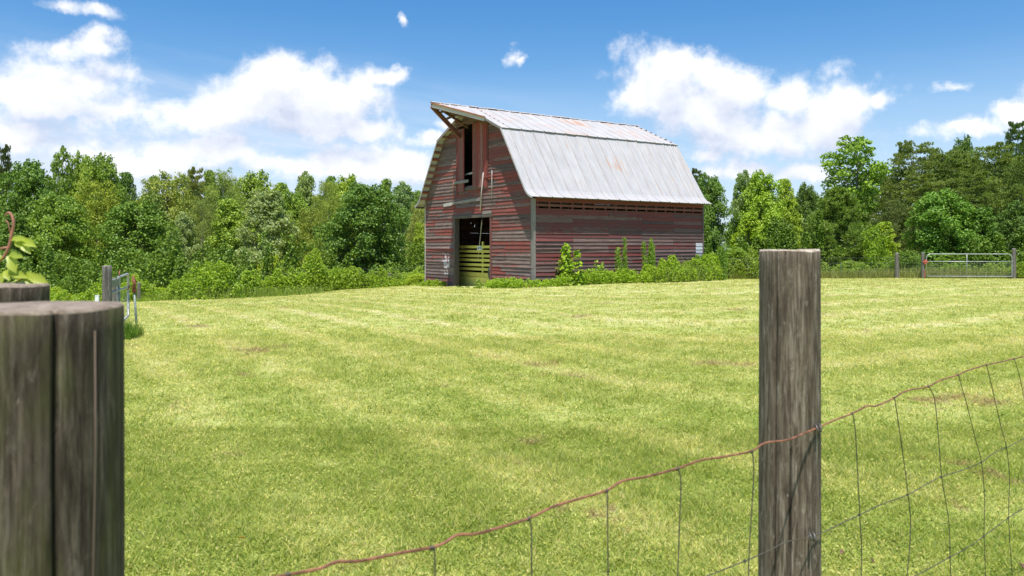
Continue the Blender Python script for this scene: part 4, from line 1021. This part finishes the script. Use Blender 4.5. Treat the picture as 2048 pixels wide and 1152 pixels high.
S = [
 ('sap', 328, 524, 62, 44, YG, 'glowing yellow-green sapling right of the tubular gate'),
 ('shrub', 150, 548, 74, 44, (.13,.23,.04), 'low green shrub seen between the mossy posts and the gate post'),
 ('shrub', 108, 572, 60, 40, (.24,.34,.05), 'bright low shrub just right of the creeper post'),
 ('shrub', 300, 572, 90, 40, (.20,.30,.05), 'yellowish shrub at the foot of the glowing sapling'),
 ('shrub', 545, 508, 66, 47, (.25,.33,.045), 'tall yellow-green shrub below the pale-leaved tree'),
 ('shrub', 632, 502, 80, 48, (.20,.24,.05), 'olive feathery shrub left of the big dark tree'),
 ('shrub', 440, 566, 90, 42, (.25,.35,.05), 'bright low shrub on the field edge below the light green tree'),
 ('shrub', 590, 548, 90, 44, (.15,.26,.04), 'medium green shrub between the tall yellow-green and the olive shrub'),
 ('shrub', 520, 560, 70, 42, (.21,.30,.07), 'soft greyish green shrub beside a thin steel post'),
 ('shrub', 838, 545, 60, 43, (.22,.31,.045), 'bright shrub against the left corner of the barn'),
 ('sap', 700, 545, 60, 46, (.13,.22,.04), 'small sapling at the foot of the big dark tree, left side'),
 ('shrub', 1745, 452, 66, 49, (.16,.27,.035), 'leafy green shrub beside the fluffy pine'),
 ('shrub', 1470, 492, 80, 46, (.13,.22,.04), 'green shrub at the field edge right of the barn weeds'),
 ('shrub', 1700, 520, 90, 46, (.15,.24,.045), 'low green shrub under the fluffy pine'),
 ('shrub', 1815, 500, 80, 47, (.10,.18,.035), 'dark shrub between the round wooden post and the gate'),
 ('shrub', 1900, 505, 110, 48, (.11,.20,.035), 'leafy shrub behind the middle of the right gate'),
 ('shrub', 1985, 500, 100, 48, (.10,.19,.035), 'leafy shrub behind the right end of the right gate'),
 ('shrub', 2050, 522, 60, 44, (.16,.25,.04), 'small shrub at the right edge beside the last fence post'),
 ('shrub', 1590, 520, 80, 47, (.13,.22,.04), 'green shrub behind the top of the round post'),
]
for r in S: place(*r, cat='sapling' if r[0] == 'sap' else 'shrub', group=GS)

# the wood farther back, one mass: leaf clumps over trunks
rng = np.random.default_rng(50)
def woodland(n, xr, yr, hfun, col, label, L=.34):
    C = []; B = []; mbt = MB()
    for i in range(n):
        Y = rng.uniform(*yr); px = rng.uniform(*xr); X = (px-1024)/F*Y; z0 = g1(X, Y)
        top = CAMZ - (hfun(px)-HOR)/F*Y - z0; top *= rng.uniform(.86, 1.0); w = rng.uniform(1.6, 2.6)
        for k in range(16):
            t = rng.uniform(.05, 1); r = w*(.45+.3*rng.random())*(1.0-.45*t); a = rng.uniform(0, 6.28)
            c = np.array([X + math.cos(a)*w*.6*(1-t*.7), Y + math.sin(a)*w*.6*(1-t*.7), z0 + top*t - r*.5]); m = 95
            dd = rng.normal(size=(m, 3)); dd /= np.linalg.norm(dd, axis=1)[:, None]
            C.append(c + dd*r*rng.uniform(.5, 1.05, m)[:, None]*np.array([1, 1, .75])); B.append(dd + np.array([0, -.2, .5]))
        mbt.tube([(X, Y, z0-.3), (X+.1, Y, z0+top*.8)], [.16, .03], 5)
    V = quads(np.concatenate(C), L, L*.7, rng, np.concatenate(B)); o = leafobj('woodland', V, LM['soft'], rng); o.color = (col[0]*1.6, col[1]*1.5, col[2]*1.2, 1)
    tag(o, label, 'wood', kind='stuff'); t_ = mbt.build('trunks', M['bark'], o); return o
def hl(px): return float(np.interp(px, [-200, 0, 60, 120, 200, 260, 330, 450, 560, 700, 830, 1100], [315, 318, 330, 322, 322, 352, 352, 350, 372, 362, 380, 395]))
def hr(px): return float(np.interp(px, [1300, 1400, 1450, 1500, 1620, 1760, 1820, 2048, 2300], [380, 372, 400, 385, 385, 350, 320, 290, 280]))
woodland(150, (-900, 900), (84, 100), hl, (.10, .165, .05), 'mass of the deeper wood behind the left row of trees')
woodland(105, (1330, 2900), (76, 92), hr, (.085, .14, .045), 'mass of the deeper wood behind the right row of trees')
# ------------------------------------------------------------------ brush along the field edge (uncountable)
rng = np.random.default_rng(61)
def brush(name, path, n, width, hmax, L, W, col, label, seed=0, mat='fresh', prof=None):
    """leafy undergrowth heaped along a path of (x, y) with a bumpy top"""
    r_ = np.random.default_rng(seed + 200); P_ = np.array(path, float); seg = np.linalg.norm(np.diff(P_, axis=0), axis=1); cum = np.r_[0, np.cumsum(seg)]
    m = max(8, int(cum[-1]*width*2.2/max(.05, (hmax*.32)**2)*(1 if prof is None else 3.2))); s = r_.uniform(0, cum[-1], m); px = np.interp(s, cum, P_[:, 0]); py = np.interp(s, cum, P_[:, 1])
    off = r_.uniform(-1, 1, m)*width; px = px + off*.3; py = py + off
    ph = hmax*np.clip(.60 + 3.4*(fbm(s*.32, off*.5+seed, seed, 3)-.44), .15, 1.8)*r_.uniform(.5, 1.25, m)*(1.1 - .35*np.abs(off)/width); ph = ph if prof is None else ph*.35 + .75*hmax*np.interp(s/cum[-1], prof[0], prof[1])*(1.1-.45*(off/width)**2)*r_.uniform(.6, 1.15, m)
    pr = np.minimum(ph*r_.uniform(.18, .42, m) + .04, .45 if prof is None else .20)
    wgt = ph*pr**.8; k = r_.choice(m, n, p=wgt/wgt.sum()); t = r_.uniform(.03, 1.0, n)**.75; a_ = r_.uniform(0, 6.28, n)
    q = pr[k]*np.sqrt(np.clip(1.06 - t*t, 0, 1))*np.sqrt(r_.uniform(.1, 1, n)); x = px[k] + np.cos(a_)*q; y = py[k] + np.sin(a_)*q; z = gz(px, py)[k] + ph[k]*t
    V = quads(np.c_[x, y, z], L, W, r_, np.tile([0, -.35, .7], (n, 1)))
    o = leafobj(name, V, LM[mat], r_); o.color = (col[0]*1.5, col[1]*1.4, col[2], 1); return tag(o, label, 'undergrowth', kind='stuff')
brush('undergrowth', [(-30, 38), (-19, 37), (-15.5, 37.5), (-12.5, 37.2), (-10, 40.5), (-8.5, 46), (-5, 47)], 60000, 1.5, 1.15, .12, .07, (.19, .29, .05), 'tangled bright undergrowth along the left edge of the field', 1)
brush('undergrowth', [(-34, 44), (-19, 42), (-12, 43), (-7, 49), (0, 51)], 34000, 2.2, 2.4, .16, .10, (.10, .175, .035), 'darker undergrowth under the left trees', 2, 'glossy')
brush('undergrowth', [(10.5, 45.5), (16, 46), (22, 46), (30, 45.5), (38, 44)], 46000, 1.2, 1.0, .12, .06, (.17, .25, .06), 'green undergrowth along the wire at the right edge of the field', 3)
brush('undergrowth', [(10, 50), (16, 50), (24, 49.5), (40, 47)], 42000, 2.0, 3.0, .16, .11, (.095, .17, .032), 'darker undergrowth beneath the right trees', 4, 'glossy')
def tallgrass(name, cx, cy, n, rad, h, w, col, label, cat, kind='stuff', seed=0, spread=(1, 1), rot=0.0):
    r_ = np.random.default_rng(seed + 300); a = r_.uniform(0, 6.28, n); q = rad*np.sqrt(r_.uniform(0, 1, n))
    lx = np.cos(a)*q*spread[0]; ly = np.sin(a)*q*spread[1]; x = cx + lx*math.cos(rot) - ly*math.sin(rot); y = cy + lx*math.sin(rot) + ly*math.cos(rot); z = gz(x, y)
    hh = h*r_.uniform(.45, 1.1, n)*(1.1 - .5*(q/rad)); b = r_.uniform(0, 6.28, n); ln = r_.uniform(.1, .75, n)
    base = np.c_[x, y, z]; r2 = r_.uniform(0, 6.28, n); s = np.c_[np.cos(r2)*w/2, np.sin(r2)*w/2, np.zeros(n)]
    mid = base + np.c_[np.cos(b)*np.sin(ln*.5)*hh*.6, np.sin(b)*np.sin(ln*.5)*hh*.6, np.cos(ln*.5)*hh*.6]
    tip = mid + np.c_[np.cos(b)*np.sin(ln*1.3)*hh*.4, np.sin(b)*np.sin(ln*1.3)*hh*.4, np.cos(ln*1.3)*hh*.4]
    V = np.empty((n*2, 4, 3)); V[:n, 0] = base - s; V[:n, 1] = base + s; V[:n, 2] = mid + s*.8; V[:n, 3] = mid - s*.8
    V[n:, 0] = mid - s*.8; V[n:, 1] = mid + s*.8; V[n:, 2] = tip + s*.15; V[n:, 3] = tip - s*.15
    o = leafobj(name, V.reshape(-1, 3), LM['fresh'], r_); o.color = (*col, 1); return tag(o, label, cat, kind=kind)
tallgrass('grass_tuft', -6.95, 13.7, 1100, .62, .42, .012, (.20, .27, .07), 'unmown tuft of tall grass round the foot of the gate pole', 'grass tuft', None, 1, (1.0, .8))
tallgrass('grass_tuft', -6.55, 13.5, 420, .22, .38, .013, (.15, .27, .04), 'small bright green tuft right of the gate pole', 'grass tuft', None, 2)
tallgrass('tall_grass', 23.5, 44.6, 5200, 7.5, .75, .02, (.30, .32, .12), 'tall seeding grass along the foot of the right gate', 'tall grass', 'stuff', 3, (1.1, .08))
tallgrass('tall_grass', 15.5, 45.0, 3600, 5.5, .6, .02, (.27, .31, .10), 'tall grass along the fence left of the right gate', 'tall grass', 'stuff', 4, (1.0, .09))
tallgrass('tall_grass', -13.2, 36.9, 1500, 5.0, .7, .02, (.25, .33, .08), 'tall grass at the left edge of the field', 'tall grass', 'stuff', 5, (1.0, .14))

# ------------------------------------------------------------------ weeds round the barn
def bl(x, y, z=0):
    """a point given in the barn's own frame"""
    return Vector((0.88, 32, 0)) + Vector((.823, .568, 0))*x + Vector((-.568, .823, 0))*y + Vector((0, 0, z))
def path_b(pts): return [tuple(bl(*p))[:2] for p in pts]
def weedbed(name, pts, n, width, hmax, L, W, col, label, seed, cat='undergrowth', mat='fresh', prof=None):
    o = brush(name, path_b(pts), n, width, hmax, L, W, col, label, seed, mat, prof); o['category'] = cat; return o
weedbed('weeds', [(-.3, 3.0), (-.55, 1.6), (-.5, .2), (.3, -.6), (2.5, -.65), (5, -.6)], 15000, .45, .55, .075, .05, (.20, .31, .045), 'low leafy weeds along the foot of the barn wall by the corner post', 11, prof=([0, .3, .45, .7, 1], [.5, .8, .55, .95, .7]))
weedbed('weeds', [(-.3, 9.2), (-.4, 7.8), (-.35, 6.6)], 4200, .35, .55, .075, .05, (.21, .31, .05), 'low weeds at the foot of the gable left of the doorway', 12)
weedbed('weeds', [(-.15, 6.1), (-.2, 5.0), (-.15, 3.9)], 1200, .16, .22, .06, .03, (.11, .19, .035), 'short shaded weeds on the sill of the barn doorway', 15)
weedbed('vine_bush', [(5.2, -.75), (6.6, -.85), (8.0, -.95), (9.2, -.9), (10.1, -.8)], 42000, .70, 1.25, .085, .055, (.22, .33, .05), 'mound of vines and brambles heaped against the right half of the barn side', 13, 'vine bush', prof=([0, .12, .3, .5, .75, .9, 1], [.3, .5, .75, .8, 1.0, .9, .55]))
tallgrass('weed_grass', bl(7.6, -.95).x, bl(7.6, -.95).y, 1500, 2.4, 1.2, .013, (.30, .38, .12), 'long grass blades standing among the vines by the barn', 'tall grass', 'stuff', 8, (1.0, .22), rot=ANG)
weedbed('weeds', [(-.6, 3.45), (-.5, 3.15)], 420, .12, .42, .12, .03, (.24, .33, .12), 'pale broad-bladed weed clump at the right door jamb', 16)

def stalk_plant(name, base, H, n, L, W, col, label, cat, seed, stems=1, rad=.1, big=False, lean=.1):
    r_ = np.random.default_rng(seed+400); root = empty(name, tuple(base)); root.location.z = g1(base[0], base[1]) - .03
    mb = MB(); C = []; B = []
    for s in range(stems):
        a = r_.uniform(0, 6.28); q = rad*r_.uniform(.2, 1) if stems > 1 else 0; hh = H*(1 if s == 0 else r_.uniform(.65, .97))
        p0 = Vector((math.cos(a)*q, math.sin(a)*q*.5, 0)); top = p0 + Vector((r_.uniform(-1, 1)*lean, r_.uniform(-1, 1)*lean*.5, hh))
        mid = (p0+top)/2 + Vector((r_.uniform(-1, 1)*.04, 0, 0)); mb.tube([p0, mid, top], [.012, .01, .004], 5)
        m = n//stems
        for k in range(m):
            t = r_.uniform(.03, 1.0); c = p0.lerp(mid, t*2) if t < .5 else mid.lerp(top, t*2-1)
            aa = r_.uniform(0, 6.28); ro = (L*.62)*(1.15-.75*t) if not big else rad*(1.15-.85*t)*r_.uniform(.3, 1.1)
            C.append((c.x+math.cos(aa)*ro, c.y+math.sin(aa)*ro, c.z + (.1*L if not big else r_.uniform(-.05, .05)))); B.append((math.cos(aa)*.6, math.sin(aa)*.6, .55 if not big else .8))
    V = quads(np.array(C), L, W, r_, np.array(B), 1.4)
    mb.build('stem', M['weed_stem'], root); lf = leafobj('leaves', V, LM['fresh'], r_, root); lf.color = (col[0]*1.25, col[1]*1.2, col[2], 1)
    return tag(root, label, cat, None)
M['weed_stem'] = plain('weed stems', (0.18, 0.22, 0.07), 0.6)
stalk_plant('pokeweed', bl(1.40, -.55), 1.72, 520, .17, .12, (.25, .38, .045), 'tall broad-leaved pokeweed against the barn side near the corner post', 'weed', 1, 4, .34, True)
stalk_plant('broadleaf_weed', bl(2.95, -.5), .95, 260, .13, .09, (.22, .35, .045), 'shorter broad-leaved weed, second plant from the barn corner', 'weed', 2, 4, .26, True)
stalk_plant('horseweed', bl(4.10, -.45), 1.55, 900, .17, .022, (.19, .32, .05), 'left stalk of the pair of slender horseweeds by the barn side', 'weed', 3, 3, .13)
stalk_plant('horseweed', bl(4.50, -.5), 1.95, 800, .17, .022, (.18, .31, .05), 'taller right stalk of the pair of slender horseweeds by the barn side', 'weed', 4, 2, .10)
stalk_plant('horseweed', bl(5.75, -.6), 1.92, 1600, .19, .026, (.19, .33, .045), 'thick lone horseweed column at the left end of the vine mound', 'weed', 5, 4, .18)
stalk_plant('horseweed', bl(9.95, -1.0), 1.75, 1800, .20, .02, (.15, .27, .045), 'dense upright weed clump past the far right corner of the barn', 'weed', 6, 6, .34)

# ------------------------------------------------------------------ distant fence posts, wire and gates
GPW = 'wooden posts of the far field fence'; GPT = 'thin steel posts of the far field fence'
FM = {}
def far_post(px, ytop, Y, wpx, label, grp=GPW, extra=0):
    X = (px-1024)/F*Y; zt = CAMZ-(ytop-HOR)/F*Y; r = wpx/2/F*Y
    z0 = g1(X, Y); o = post_mesh('fence_post', r, zt-z0, PM3, [(NB+.3, .08, r*.15, 0, 9)], seg=20, rings=14, seed=int(px) % 50, taper=.05); o.location = (X, Y, z0)
    return tag(o, label, 'fence post', grp)
far_post(1794, 506, 44, 8.0, 'wooden fence post standing alone left of the right gate')
far_post(1846, 505, 44, 7.0, 'wooden gate post carrying the red hinge of the right gate')
far_post(2028, 497, 43.5, 7.5, 'wooden gate post at the free end of the right gate')
far_post(779, 547, 46.5, 6.0, 'wooden fence post left of the barn below the big dark tree')
far_post(278, 565, 36, 6.5, 'grey wooden post right of the tubular gate, in front of the yellow-green sapling')
far_post(214, 532, 13.4, 18.5, 'stout dark gate post behind the mossy posts')
far_post(228, 556, 22, 6.0, 'thin brown post, left one of two just right of the stout gate post')
far_post(235, 558, 25, 6.5, 'thin brown post, right one of two just right of the stout gate post')
def tpost(px, ytop, Y, label, mat='tpost'):
    X = (px-1024)/F*Y; zt = CAMZ-(ytop-HOR)/F*Y; z0 = g1(X, Y); mb = MB()
    mb.box((-.022, -.006, -.2), (.022, .006, zt-z0)); mb.box((-.005, .006, -.2), (.005, .035, zt-z0 - .002))
    o = mb.build('steel_post', M[mat]); o.location = (X, Y, z0); return tag(o, label, 'fence post', GPT)
tpost(503, 563, 40.5, 'thin steel post standing in the undergrowth below the pale-leaved tree')
tpost(598, 564, 43, 'thin steel post nearly hidden by the olive shrub')
tpost(690, 556, 45.5, 'thin steel post at the left foot of the big dark tree')
tpost(1496, 526, 45, 'thin steel post right of the barn, left of the round foreground post', 'galv')
tpost(1682, 523, 45, 'green steel post in front of the fluffy pine')
def mesh_fence(a, b, label, h=1.15, step=.15, sag=.0):
    mb = MB(); a = Vector(a); b = Vector(b); n = int((b-a).length/step); hs_ = [.05, .15, .26, .38, .52, .68, .86, h]
    def pt(t, z): p = a.lerp(b, t); return Vector((p.x, p.y, g1(p.x, p.y)+z))
    K_ = max(2, int((b-a).length/2)); 
    for z in hs_: mb.tube([pt(i/K_, z) for i in range(K_+1)], .0028, 3, False)
    for i in range(n+1): mb.tube([pt(i/n, .03), pt(i/n, h)], .0022, 3, False)
    o = mb.build('far_wire_fence', M['galv']); return tag(o, label, 'wire fence')
mesh_fence((-13.2, 40.5, 0), (-7.1, 46.5, 0), 'woven wire fence between steel posts in front of the left trees')
mesh_fence((-7.1, 46.5, 0), (-2.5, 47.5, 0), 'short run of woven wire between the wooden post and the barn')
mesh_fence((9.5, 45.2, 0), (22.5, 44.1, 0), 'woven wire fence between the barn and the right gate', step=.2)

# right gate
g0, g1_ = at(1853, 508, 43.9), at(2024, 508, 43.5); gd = (g1_-g0); gl = gd.length; gd.normalize()
gt = empty('tube_gate', (g0.x, g0.y, g1(g0.x, g0.y)), math.atan2(gd.y, gd.x)); tag(gt, 'closed greenish tubular steel gate with wire mesh at the far right', 'gate')
top = g0.z - gt.location.z
def arc(c, r, a0, a1, n=6): return [Vector((c[0]+r*math.cos(a0+(a1-a0)*i/n), 0, c[1]+r*math.sin(a0+(a1-a0)*i/n))) for i in range(n+1)]
mb = MB(); rr_ = .22
mb.tube([Vector((0, 0, .12))] + arc((rr_, top-rr_), rr_, math.pi, math.pi/2) + arc((gl-rr_, top-rr_), rr_, math.pi/2, 0) + [Vector((gl, 0, .12)), Vector((0, 0, .12))], .026, 8)
mb.build('gate_frame', M['galv'], gt)
mb = MB(); mb.tube([(0, 0, top-.41), (gl, 0, top-.41)], .022, 8); mb.build('rail', M['galv'], gt)
mb = MB(); mb.tube([(gl*.475, 0, .12), (gl*.475, 0, top)], .020, 8); mb.build('upright', M['galv'], gt)
mb = MB()
for i in range(1, 30): mb.tube([(gl*i/30, 0, .12), (gl*i/30, 0, top-.41)], .003, 4, False)
for i in range(1, 7): mb.tube([(0, 0, .12+i*.115), (gl, 0, .12+i*.115)], .003, 4, False)
mb.build('wire_mesh', M['galv'], gt)
mb = MB(); mb.box((-.20, -.06, top-.48), (.06, .06, top-.38)); mb.box((-.13, -.075, top-.56), (-.03, .075, top-.30)); mb.tube([(-.2, 0, top-.43), (-.05, -.08, top-.43), (.08, 0, top-.43)], .03, 6)
mb.build('hinge', M['red_hinge'], gt)
mb = MB(); mb.box((-.13, -.03, .05), (-.06, .03, .45)); mb.build('hinge', M['rust'], gt)

# left gate (seen nearly end on) and its pole
pA, pB = at(217, 566, 13.5), at(256.5, 550, 15.6)
gd = (pB-pA); gd.z = 0; gl = gd.length; gd.normalize()
lg = empty('tube_gate', (pA.x, pA.y, 0.02), math.atan2(gd.y, gd.x)); tag(lg, 'open grey tubular gate seen almost end on at the left', 'gate')
tz = CAMZ - .565
mb = MB(); mb.tube([(gl*.45, 0, tz-.025), (gl*.9, 0, tz), (gl-.06, 0, tz), (gl, 0, tz-.07), (gl, 0, .22), (gl*.5, 0, .15)], .024, 8); mb.build('gate_frame', M['galv'], lg)
mb = MB(); mb.tube([(-.02, 0, tz-.255), (gl, 0, tz-.255)], .022, 8); mb.build('rail', M['galv'], lg)
mb = MB(); mb.tube([(gl*.48, 0, .12), (gl*.48, 0, tz)], .026, 8); mb.build('upright', M['teal_pipe'], lg)
mb = MB(); mb.box((-.02, -.02, tz-.17), (gl*.48, .02, tz-.04)); mb.build('rusty_plate', M['plate'] if 'plate' in M else M['teal_pipe'], lg)
mb = MB(); mb.box((.0, -.03, tz-.30), (.09, .03, tz-.17)); mb.build('hinge', M['red_hinge'], lg)
mb = MB(); mb.tube([(gl*.95, 0, tz-.26), (gl+.02, 0, tz-.26)], .034, 6); mb.tube([(gl*.5, 0, tz), (gl*.53, 0, tz+.09)], .012, 5); mb.build('latch', M['rust'], lg)
mb = MB()
for i in range(1, 12): mb.tube([(gl*i/12, 0, .15), (gl*i/12, 0, tz-.255)], .003, 4, False)
for z in (.25, .4, .55): mb.tube([(0, 0, z), (gl, 0, z)], .003, 4, False)
mb.build('wire_mesh', M['galv'], lg)
b0 = at(275, 668, 14.4); gp = empty('gate_pole', (b0.x, b0.y, g1(b0.x, b0.y))); tag(gp, 'leaning greenish steel pole with a rusty chain latch in the tall grass tuft', 'pole')
ht = (CAMZ - (583-HOR)/F*14.4) - gp.location.z; lean = -(275-268.5)/F*14.4
mb = MB(); mb.tube([(0, 0, -.1), (lean, 0, ht)], .021, 8); mb.build('pipe', M['teal_pipe'], gp)
mb = MB(); mb.tube([(lean, 0, ht-.02), (lean*1.05, 0, ht+.10)], .036, 7); mb.tube([(lean, -.02, ht+.06), (lean+.02, -.03, ht+.16), (lean-.01, -.02, ht+.24), (lean, 0, ht+.30)], [.03, .026, .02, .010], 6)
mb.tube([(lean*1.02-.03, 0, ht+.19), (lean*1.02+.03, 0, ht+.19)], .032, 6); mb.build('chain_latch', M['chain'] if 'chain' in M else M['rust'], gp)
b0 = at(194.5, 597, 24); mb = MB(); mb.box((-.055, -.03, -.10), (.055, .03, .10)); mb.tube([(0, .04, -1.2), (0, .04, .1)], .02, 6)
o = mb.build('marker', M['white']); o.location = b0; tag(o, 'small white marker box left of the stout gate post', 'marker')

# ------------------------------------------------------------------ creeper on the mossy post
cv = empty('creeper', (-.985, 1.60, 1.5)); tag(cv, 'young creeper with reddish stem and lobed leaves rising over the rear mossy post', 'creeper')
M['red_stem'] = plain('reddish stems', (0.40, 0.16, 0.10), 0.5, 0, .3, 60)
def cw(px, py, dy=0.0): p = at(px, py, 1.60+dy); return p - Vector((-.985, 1.60, 1.5))
mb = MB(); mb.tube(smooth([cw(-60, 560), cw(-20, 535), cw(4, 518), cw(17, 495), cw(23, 470), cw(27, 448), cw(24, 432), cw(17, 425), cw(10, 432)], 4), [.0014 + .0014*math.sin(i/32*3.1) for i in range(33)], 7); mb.build('stem', M['red_stem'], cv)
mb = MB(); mb.tube([cw(-30, 499), cw(0, 497), cw(20, 494)], [.002, .0016, .0022], 6); mb.build('stem', M['red_stem'], cv)
mb = MB(); mb.tube([cw(23, 475), cw(16, 445), cw(11, 440)], [.0015, .0012, .0008], 5); mb.build('tendril', M['red_stem'], cv)
mb = MB(); mb.tube([cw(-10, 560), cw(20, 572), cw(45, 556), cw(52, 550)], .0015, 6); mb.build('petiole', M['red_stem'], cv)
LM['creeper'] = leafmat('creeper leaf', .45, .4, .4)
def bleaf(p0, p1, w, fold, col, nrm=(0, -1, .5)):
    """one toothed leaf from p0 to its tip p1"""
    p0, p1 = Vector(p0), Vector(p1); ax = p1-p0; L = ax.length; ax.normalize(); nn = Vector(nrm); nn = (nn-ax*nn.dot(ax)).normalized(); sd = ax.cross(nn)
    vs, fs = [], []; n = 15
    for i in range(n+1):
        t = i/n; ww = w*(math.sin(math.pi*t**.75)**.8)*(1+.20*(i % 2))*(.8+.2*math.cos(t*9)); c = p0+ax*L*t + nn*(-.18*L*t*t)
        vs += [c - sd*ww/2 + nn*fold*ww, c, c + sd*ww/2 + nn*fold*ww]
    for i in range(n):
        a = i*3; fs += [(a, a+1, a+4, a+3), (a+1, a+2, a+5, a+4)]
    o = npmesh('leaf', [tuple(v) for v in vs], fs, LM['creeper'], cv, fattr=[RNG.uniform(.3, .8)]*len(fs), smooth=True); o.color = (*col, 1)
CL = (.36, .44, .07)
for a, b, w, f in ((( 24,478),(45,476),.016,.2), ((40,478),(68,490),.020,.3), ((42,480),(57,504),.019,.3), ((30,482),(36,492),.010,.2),
                   ((20,508),(42,512),.018,.2), ((22,510),(28,543),.026,.25), ((4,512),(-30,530),.022,.2),
                   ((2,546),(-40,556),.022,.25), ((4,545),(-4,572),.02,.2), ((10,545),(52,552),.018,.3), ((50,548),(94,566),.024,.3),((46,549),(70,574),.018,.3), ((50,550),(30,560),.016,.3), ((12,541),(16,558),.016,.3)):
    bleaf(cw(*a), cw(*b, -.02), w, f, CL)

# ------------------------------------------------------------------ fallen leaves on the lawn
M['dead'] = plain('dead leaf', (0.13, 0.060, 0.034), .7, 0, .4, 40); M['yel'] = plain('yellow leaf', (0.72, 0.42, 0.04), .6)
def fallen(px, py, s, mat, label):
    Y = CAMZ*F/(py-HOR); X = (px-1024)/F*Y; mb = MB(); a = RNG.uniform(0, 6)
    s = s*.7; pts = [(0, -.5), (.32, -.25), (.22, 0), (.45, .2), (.15, .25), (0, .6), (-.15, .25), (-.42, .2), (-.22, 0), (-.3, -.25)]
    mb.v = [(x*s, y*s, s*(.25*abs(x)+.18*y+.1)) for x, y in pts] + [(x*s, y*s, s*(.25*abs(x)+.18*y+.1)-.0015) for x, y in pts]
    mb.face(list(range(10)), [(0, 0)]*10); mb.face(list(range(19, 9, -1)), [(0, 0)]*10)
    for i in range(10): j = (i+1) % 10; mb.face((i, 10+i, 10+j, j), [(0, 0)]*4)
    o = mb.build('fallen_leaf', mat); o.location = (X, Y, g1(X, Y)+.03); o.rotation_euler = (.5, .2, a); tag(o, label, 'leaf', 'fallen leaves on the lawn')
fallen(484, 1083, .05, M['yel'], 'single yellow leaf lying on the lawn near the left mossy post')
fallen(1745, 1136, .05, M['dead'], 'pinkish dead leaf just right of the foot of the round post')
fallen(1683, 1117, .045, M['dead'], 'reddish dead leaf close to the right side of the round post')
fallen(1973, 879, .055, M['dead'], 'brown dead leaf on the lawn behind the wire at right')
fallen(2044, 1148, .06, M['dead'], 'reddish dead leaf in the bottom right corner')
fallen(494, 716, .10, M['dead'], 'lone brown leaf on the mown rows at left')
for o in list(bpy.data.objects):
    for k in ('_H', '_W'):
        if k in o: del o[k]
